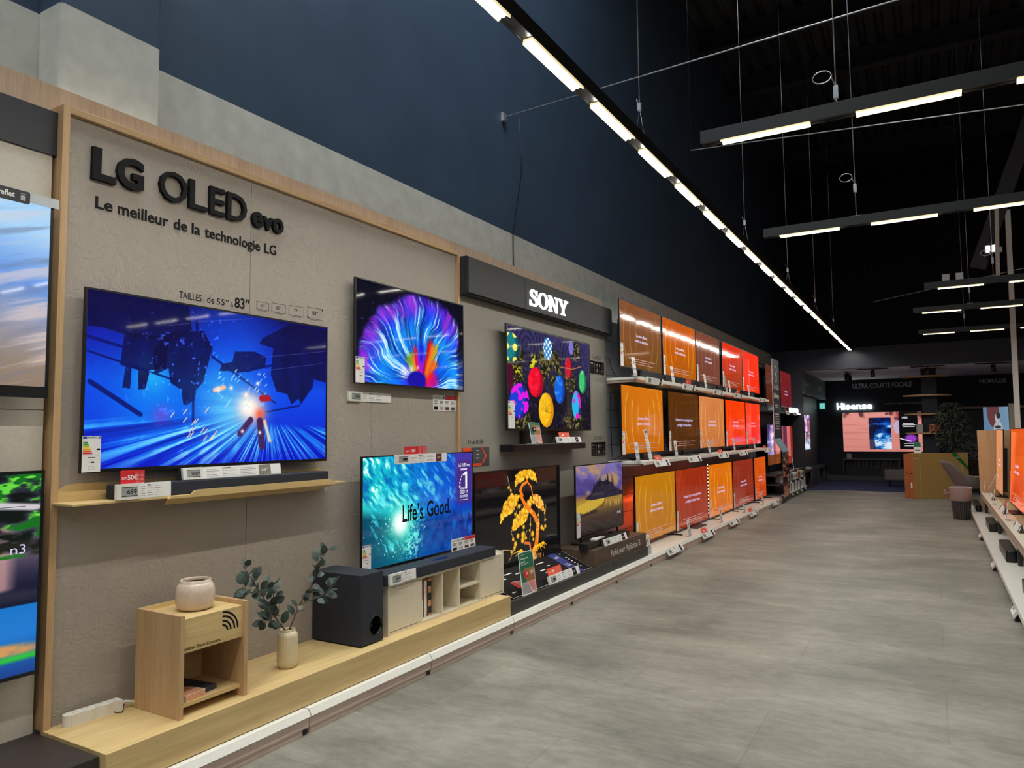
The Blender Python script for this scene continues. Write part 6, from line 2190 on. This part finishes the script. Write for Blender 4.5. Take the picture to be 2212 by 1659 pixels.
tag(MB().add([(-.13, -.03, 0), (.13, -.03, 0), (.11, .02, .20), (-.11, .02, .20), (-.13, .06, 0), (.13, .06, 0)], [(0, 1, 2, 3), (1, 5, 2), (0, 3, 4), (4, 3, 2, 5), (0, 4, 5, 1)], 'rust').build('rust_sign', None, (3.24, 20.45, 1.3855)),
    'rust-orange slanted sign on the lowest curved shelf', 'sign')

# potted tree
t = thing('potted_tree', 'dark leafy tree in a pot behind the cardboard cartons', 'tree', (3.60, 19.9, 0))
MB().lathe([(0, 0), (.16, 0), (.20, .36), (.18, .36), (.17, .33), (0, .33)], 'black', n=24).build('pot', t)
MB().tube([(0, 0, .3), (.03, 0, .7), (-.01, 0, 1.0), (-.07, 0, 1.35)], [.035, .03, .025, .018], 'stem', 8).tube([(.0, 0, .95), (.08, .03, 1.3), (.12, .02, 1.55)], [.02, .015, .01], 'stem', 7).build('trunk', t)
rs = random.Random(3)
m = MB()
dl = plain('dark_tree_leaf', (58, 72, 56), .5, grain=.3)
for k in range(1500):
    a, h_ = rs.random() * 6.28, rs.random()
    r = (.40 * math.sin(math.pi * (.08 + .86 * h_)) ** .7) * math.sqrt(rs.random())
    p = Vector((r * math.cos(a) - .03, r * math.sin(a) * .8, 1.0 + 1.10 * h_ - .25 * r * rs.random()))
    d = Vector((math.cos(a), math.sin(a), rs.uniform(-1.4, .2))).normalized()
    s = d.cross(Vector((rs.uniform(-1, 1), rs.uniform(-1, 1), 1))).normalized()
    L_ = rs.uniform(.06, .10)
    m.add([p, p + d * L_ * .5 + s * .018, p + d * L_, p + d * L_ * .5 - s * .018], [(0, 1, 2, 3)], dl)
tag(m.build('foliage', t), kind='stuff')

# right side of the recess
t = thing('projection_screen', 'large grey projection screen on the far wall behind the wooden end panel', 'screen', (4.75, RY, 1.03))
MB().box(-.75, -.03, 0, .75, 0, .93, 'slate').build('fabric', t)
MB().box(-.8, -.05, -.03, .8, .0, 0, 'black').box(-.8, -.05, .93, .8, 0, .96, 'black').box(-.8, -.05, 0, -.75, 0, .93, 'black').box(.75, -.05, 0, .8, 0, .93, 'black').build('border', t)
block('light_shelf', 'pale strip shelf above the grey projection screen', 'shelf', 3.73, 23.86, 2.03, 5.6, 23.99, 2.09, 'beige_edge')
t = thing('poster', 'pale blue poster with a sitting figure above the wooden end panel', 'poster', (4.60, 21.5, 1.38))
MB().rect(-.30, 0, .22, .62, -.012, image_mat('poster_face', art_poster(), .62, .4), True).build('picture', t)
MB().box(-.31, -.011, -.01, .23, .0, .63, 'black').box(.23, -.011, -.01, .36, 0, .70, 'offwhite').build('light_box', t)
MB().box(-.05, -.0, -1.38, .05, .05, 0, 'black').build('stand', t)
t = thing('patterned_panel', 'black and grey patterned panel right of the cardboard cartons', 'panel', (4.0, 21.2, .0))
b = MB().box(-.32, -.02, 0, .32, .0, 1.10, 'slate')
rs = random.Random(9)
for k in range(26):
    cx_, cz_ = rs.uniform(-.28, .28), rs.uniform(.55, 1.06)
    b.rbox(cx_ - .03, -.0206, cz_ - .018, cx_ + .03, -.0203, cz_ + .018, 'ink', .016, 'y')
b.build('board', t)
t = thing('device_stack', 'stack of glossy black devices before the patterned panel', 'device stack', (4.02, 20.2, 0))
for k in range(5):
    MB().rbox(-.17, -.12, .38 + k * .075, .17, .12, .445 + k * .075, 'glossblack', .03).build('device', t)
MB().box(-.2, -.15, 0, .2, .15, .378, 'black').build('base', t)
t = thing('desk', 'light wooden desk end behind the grey armchair', 'desk', (4.28, 16.6, 0))
MB().box(-.62, -.45, .50, .6, .45, .53, 'oak_x').build('desk_top', t)
for sx_ in (-.55, .52):
    for sy2 in (-.4, .4):
        MB().box(sx_ - .02, sy2 - .02, 0, sx_ + .02, sy2 + .02, .50, 'black').build('leg', t)

# ------------------------------------------------------------------ television cartons
ang = math.atan2(.63, .78)
t = thing('television_carton', 'big flat tan television carton with green tape, nearest of the carton stack', 'carton', (2.81, 17.50, 0), (0, 0, ang))
b = MB().box(0, 0, 0, 1.30, .15, .955, 'card')
b.rect(.15, .004, .158, .95, -.0006, 'cardline').rect(1.14, .004, 1.147, .95, -.0006, 'cardline').rect(.02, .84, .13, .855, -.0006, 'cardline')
b.build('box', t, bevel=.003)
b = MB()
b.poly([(.90, .953), (1.02, .953), (1.298, .655), (1.298, .57)][::-1], -.0012, 'tape')
b.text('bon', 1.02, .84, .06, -.0018, 'paper', width=.07, slant=-.2)
b.build('green_tape', t)
e = MB()
for (a, c, z0, z1) in ((.02, .13, .0, .0),):
    pass
e.add([(-.0008, .147, .004), (-.0008, .003, .004), (-.0008, .003, .95), (-.0008, .147, .95)], [(0, 1, 2, 3)], 'carddark')
e.add([(-.0014, .10, .52), (-.0014, .05, .52), (-.0014, .05, .545), (-.0014, .10, .545)], [(0, 1, 2, 3)], 'ink')
e.add([(-.0014, .105, .22), (-.0014, .055, .22), (-.0014, .055, .34), (-.0014, .105, .34)], [(0, 1, 2, 3)], 'paper')
e.build('end_print', t)
t2 = thing('television_carton', 'narrow orange-brown television carton standing behind the tan carton', 'carton', (2.81 - .155 * math.sin(ang), 17.50 + .155 * math.cos(ang), 0), (0, 0, ang))
MB().box(0, 0, 0, 1.28, .14, .94, 'carddark').build('box', t2, bevel=.003)
e = MB()
e.add([(-.0008, .09, .52), (-.0008, .04, .52), (-.0008, .04, .545), (-.0008, .09, .545)], [(0, 1, 2, 3)], 'ink')
e.add([(-.0008, .11, .44), (-.0008, .03, .44), (-.0008, .03, .446), (-.0008, .11, .446)], [(0, 1, 2, 3)], 'peach')
e.build('end_print', t2)
ps = thing('price_sign', 'green and white price card leaning on top of the television cartons', 'price sign', (2.90, 17.68, .957), (-.25, 0, .2))
MB().box(-.07, 0, 0, .07, .004, .24, 'paper').rect(-.068, .14, .068, .238, -.0008, 'green').rect(-.05, .05, .05, .075, -.0008, 'greyprint').build('printed_face', ps)
# ------------------------------------------------------------------ display island on the right
IX = 3.84
org_y = 8.5
t = thing('display_island', 'long white base and wooden table of the display island at right', 'display island', (4.3, org_y, 0))
MB().box(-.60, -6.5, .09, .8, 6.75, .122, 'white').build('base_deck', t, bevel=.002)
MB().box(-.615, -6.5, .082, -.60, 6.75, .126, 'white').box(-.610, -6.5, .070, -.60, 6.75, .082, 'beige_edge').build('price_rail', t)
MB().box(-.40, -6.5, 0, -.37, 6.7, .09, 'black').box(.6, -6.5, 0, .63, 6.7, .09, 'black').build('kick_plate', t)
MB().box(-.30, -6.5, .38, .8, 6.0, .40, 'oak_isle').build('table_top', t)
MB().box(-.46, -6.5, .365, -.30, 6.0, .402, 'peachlaminate' if 'peachlaminate' in M else 'offwhite').box(-.462, -6.5, .33, -.455, 6.0, .402, 'beige_edge').build('table_edge', t)
for y_ in (5.3, 2.65, .15, -2.2, -5):
    MB().box(-.44, y_ - .04, .122, -.40, y_ + .04, .366, 'fascia').build('table_support', t)
MB().box(-.2, -6.5, .122, .7, 5.9, .378, 'plinthdark').build('table_core', t)
o = MB().box(-.46, -.018, 0, .75, .02, 1.312, 'oak_z').build('end_panel', None, (4.3, 14.53, 0))
o.location.z = .0
o.data.transform(Matrix.Translation((0, 0, .1225)))
tag(o, 'light wooden end panel standing at the far end of the display island', 'end panel')


def isle_extra(s, x, z, w, h, y):
    s.rect(x + w * .005, z + h * .42, x + w * .04, z + h * .97, y, 'ink')
    loop_text('l')(s, x, z, w, h, y)


im = art_glow(60, (210, 60, 4), (226, 84, 10), (255, 150, 50), 71)
tv('orange-screened television on the display island, cut by the right edge', 1.85, 1.00, (4.06, 11.06, .4003), ISLE, image_mat('screen_isle_near', im, 1.0, .05), .012, .014, .05, 'plate', -.055, reach=(.07, .1), label_at=(.02, .02, .09, .2), rise=.062, extra=isle_extra, full=False)
im = art_glow(61, (196, 118, 74), (204, 128, 84), (226, 160, 120), 72)
tv('pale tan-screened television on the display island before the wooden end panel', 1.40, 1.00, (4.06, 13.76, .4003), ISLE, image_mat('screen_isle_far', im, .9, .05), .012, .014, .05, 'plate', -.045, reach=(.07, .1), label_at=(.02, .02, .09, .2), rise=.048, extra=loop_text('l'), full=False)

for y0, y1, d, h, lab, rnd in ((13.95, 15.15, .12, .10, 'long rounded black soundbar on the far end of the white island base', .04),
                               (11.30, 12.05, .22, .115, 'flat black device on the white island base, second from the far end', .02),
                               (8.80, 9.70, .22, .115, 'black device with pale mark on the white island base, third from the far end', .03),
                               (6.60, 7.30, .22, .11, 'black device on the white island base, cut by the right edge', .02)):
    t = thing('soundbar', lab, 'soundbar', (3.745 if y0 > 13 else 3.775, (y0 + y1) / 2, .1222), ISLE)
    w = (y1 - y0) / 2
    MB().rbox(-w, 0, 0, w, .08 if d < .2 else .10, h, 'black', rnd).build('body', t, bevel=.008)
    q = MB().rect(-.08, h * .3, .06, h * .38, -.0006, 'greyprint')
    q.build('logo_mark', t)
for y, lab in ((14.41, 'clear tag holder on the island rail, farthest'), (11.50, 'clear tag holder on the island rail, second farthest'),
               (9.10, 'clear tag holder on the island rail below the black device with pale mark'), (6.84, 'clear tag holder on the island rail, nearest at right edge')):
    t = thing('tag_holder', lab, 'tag holder', (3.665, y, .02), (-.55, 0, -R90), 'clear tag holders on the island rail')
    MB().box(-.16, -.004, 0, .16, 0, .085, 'acrylic').build('plate', t)
    MB().rect(-.13, .01, .05, .075, -.0048, 'paper').rect(.06, .01, .14, .075, -.0048, 'lightprint').rect(-.11, .03, -.02, .055, -.0052, 'epaper').build('paper_strip', t)
for y, lab, tb in ((13.15, 'black price wedge on the island table before the pale tan television', None), (11.10, 'price wedge with red tab on the island table before the orange television', 'red'),
                   (9.20, 'black price wedge on the island table, nearest the right edge', None)):
    price_tag(lab, (3.90, y, .4025), ISLE, .55, .085, -.45, tb, None, True, foot=True, disp=.24, backm='plinthdark')
for y, lab in ((14.3, 'thin upright sign at the far end of the island table'), (12.2, 'thin upright sign on the island table between the two televisions'), (10.1, 'thin upright sign on the island table, nearest the right edge')):
    size_sign(lab, (3.88, y, .4022), ISLE, 'LED', .11, .21)
w = thing('tilted_stay', 'slanting clear stay on the island table beside the wooden end panel', 'stay', (3.93, 14.25, .4025))
MB().tube([(-.02, 0, .0), (.16, .02, .36)], .006, 'acrylic', 6).build('rod', w)
MB().box(-.05, -.02, 0, .02, .02, .008, 'acrylic').build('foot_pad', w)

# ------------------------------------------------------------------ grey armchair and waste bin
t = thing('armchair', 'grey shell armchair with black legs beside the wire waste bin', 'armchair', (3.70, 15.75, 0), (0, 0, .12))
# shell: profile swept around the seat; faces +x
m = MB()
nu, nv = 22, 9
for side in (0, 1):
    off = 0.0 if side == 0 else -.045
    vs = []
    for i in range(nu + 1):
        a = math.radians(-205 + 230 * i / nu + 90 + 0)      # around the back from one arm front to the other
        th = -115 + 230 * i / nu
        bx = -math.cos(math.radians(th))
        by = math.sin(math.radians(th))
        back = max(0, math.cos(math.radians(th)))
        bk_ = min(1, max(0, (back - .25) * 1.9)); bk_ = bk_ * bk_ * (3 - 2 * bk_)
        ht = .60 + .27 * bk_
        for j in range(nv + 1):
            s_ = j / nv
            r = .22 + .075 * math.sin(s_ * math.pi / 2) + off * (1 if s_ > .15 else .5)
            z_ = .40 + (ht - .40) * s_ + (.02 if side and s_ < .2 else 0)
            lean = .16 * bk_ * s_ ** 1.2
            vs.append((bx * (r + lean) * 1.0 + .03, by * (r + .02), z_))
    fs = []
    for i in range(nu):
        for j in range(nv):
            q = (i * (nv + 1) + j, (i + 1) * (nv + 1) + j, (i + 1) * (nv + 1) + j + 1, i * (nv + 1) + j + 1)
            fs.append(q if side == 0 else q[::-1])
    m.add(vs, fs, 'greyfab', True)
k = (nu + 1) * (nv + 1)
rim = []
for i in range(nu):
    a, b_ = i * (nv + 1) + nv, (i + 1) * (nv + 1) + nv
    rim.append((a, b_, b_ + k, a + k))
for j in range(nv):
    rim.append((j, j + 1, j + 1 + k, j + k)); q = nu * (nv + 1)
    rim.append((q + j + 1, q + j, q + j + k, q + j + 1 + k))
for f in rim:
    m.f.append(f); m.mi.append(0); m.sm.append(False)
m.build('shell', t)
MB().lathe([(0, .375), (.20, .375), (.235, .40), (.235, .45), (.20, .475), (0, .48)], 'greyfab', (.03, 0, 0), 28).build('seat', t)
for sx_ in (-1, 1):
    for sy2 in (-1, 1):
        MB().tube([(.03 + sx_ * .15, sy2 * .15, .385), (.03 + sx_ * .27, sy2 * .20, 0)], [.020, .012], 'black', 8).build('leg', t)

t = thing('waste_bin', 'black wire waste bin with pale bag knotted at its side', 'waste bin', (3.545, 13.92, 0))
MB().lathe([(0, .004), (.118, .004), (.122, .02), (.150, .38), (.152, .385), (.148, .385), (.118, .03), (0, .018)], 'mesh', n=32).build('basket', t)
wr = MB()
for i in range(32):
    a = 2 * math.pi * i / 32
    wr.tube([(.121 * math.cos(a), .121 * math.sin(a), .01), (.151 * math.cos(a), .151 * math.sin(a), .385)], .0016, 'steel', 4, cap=False)
wr.build('wires', t)
bg = MB()
prof = [(.146, .30), (.158, .33), (.160, .40), (.162, .50), (.160, .52), (.150, .46), (.13, .30)]
bg.lathe(prof, 'bag', n=40)
bg.tube([(-.158, 0, .40), (-.19, -.01, .42), (-.22, .0, .40)], [.03, .012, .022], 'bag', 8).tube([(-.20, 0, .42), (-.23, -.01, .46)], [.008, .02], 'bag', 6).tube([(-.20, 0, .41), (-.235, 0, .38)], [.008, .018], 'bag', 6)
bg.build('bin_bag', t)
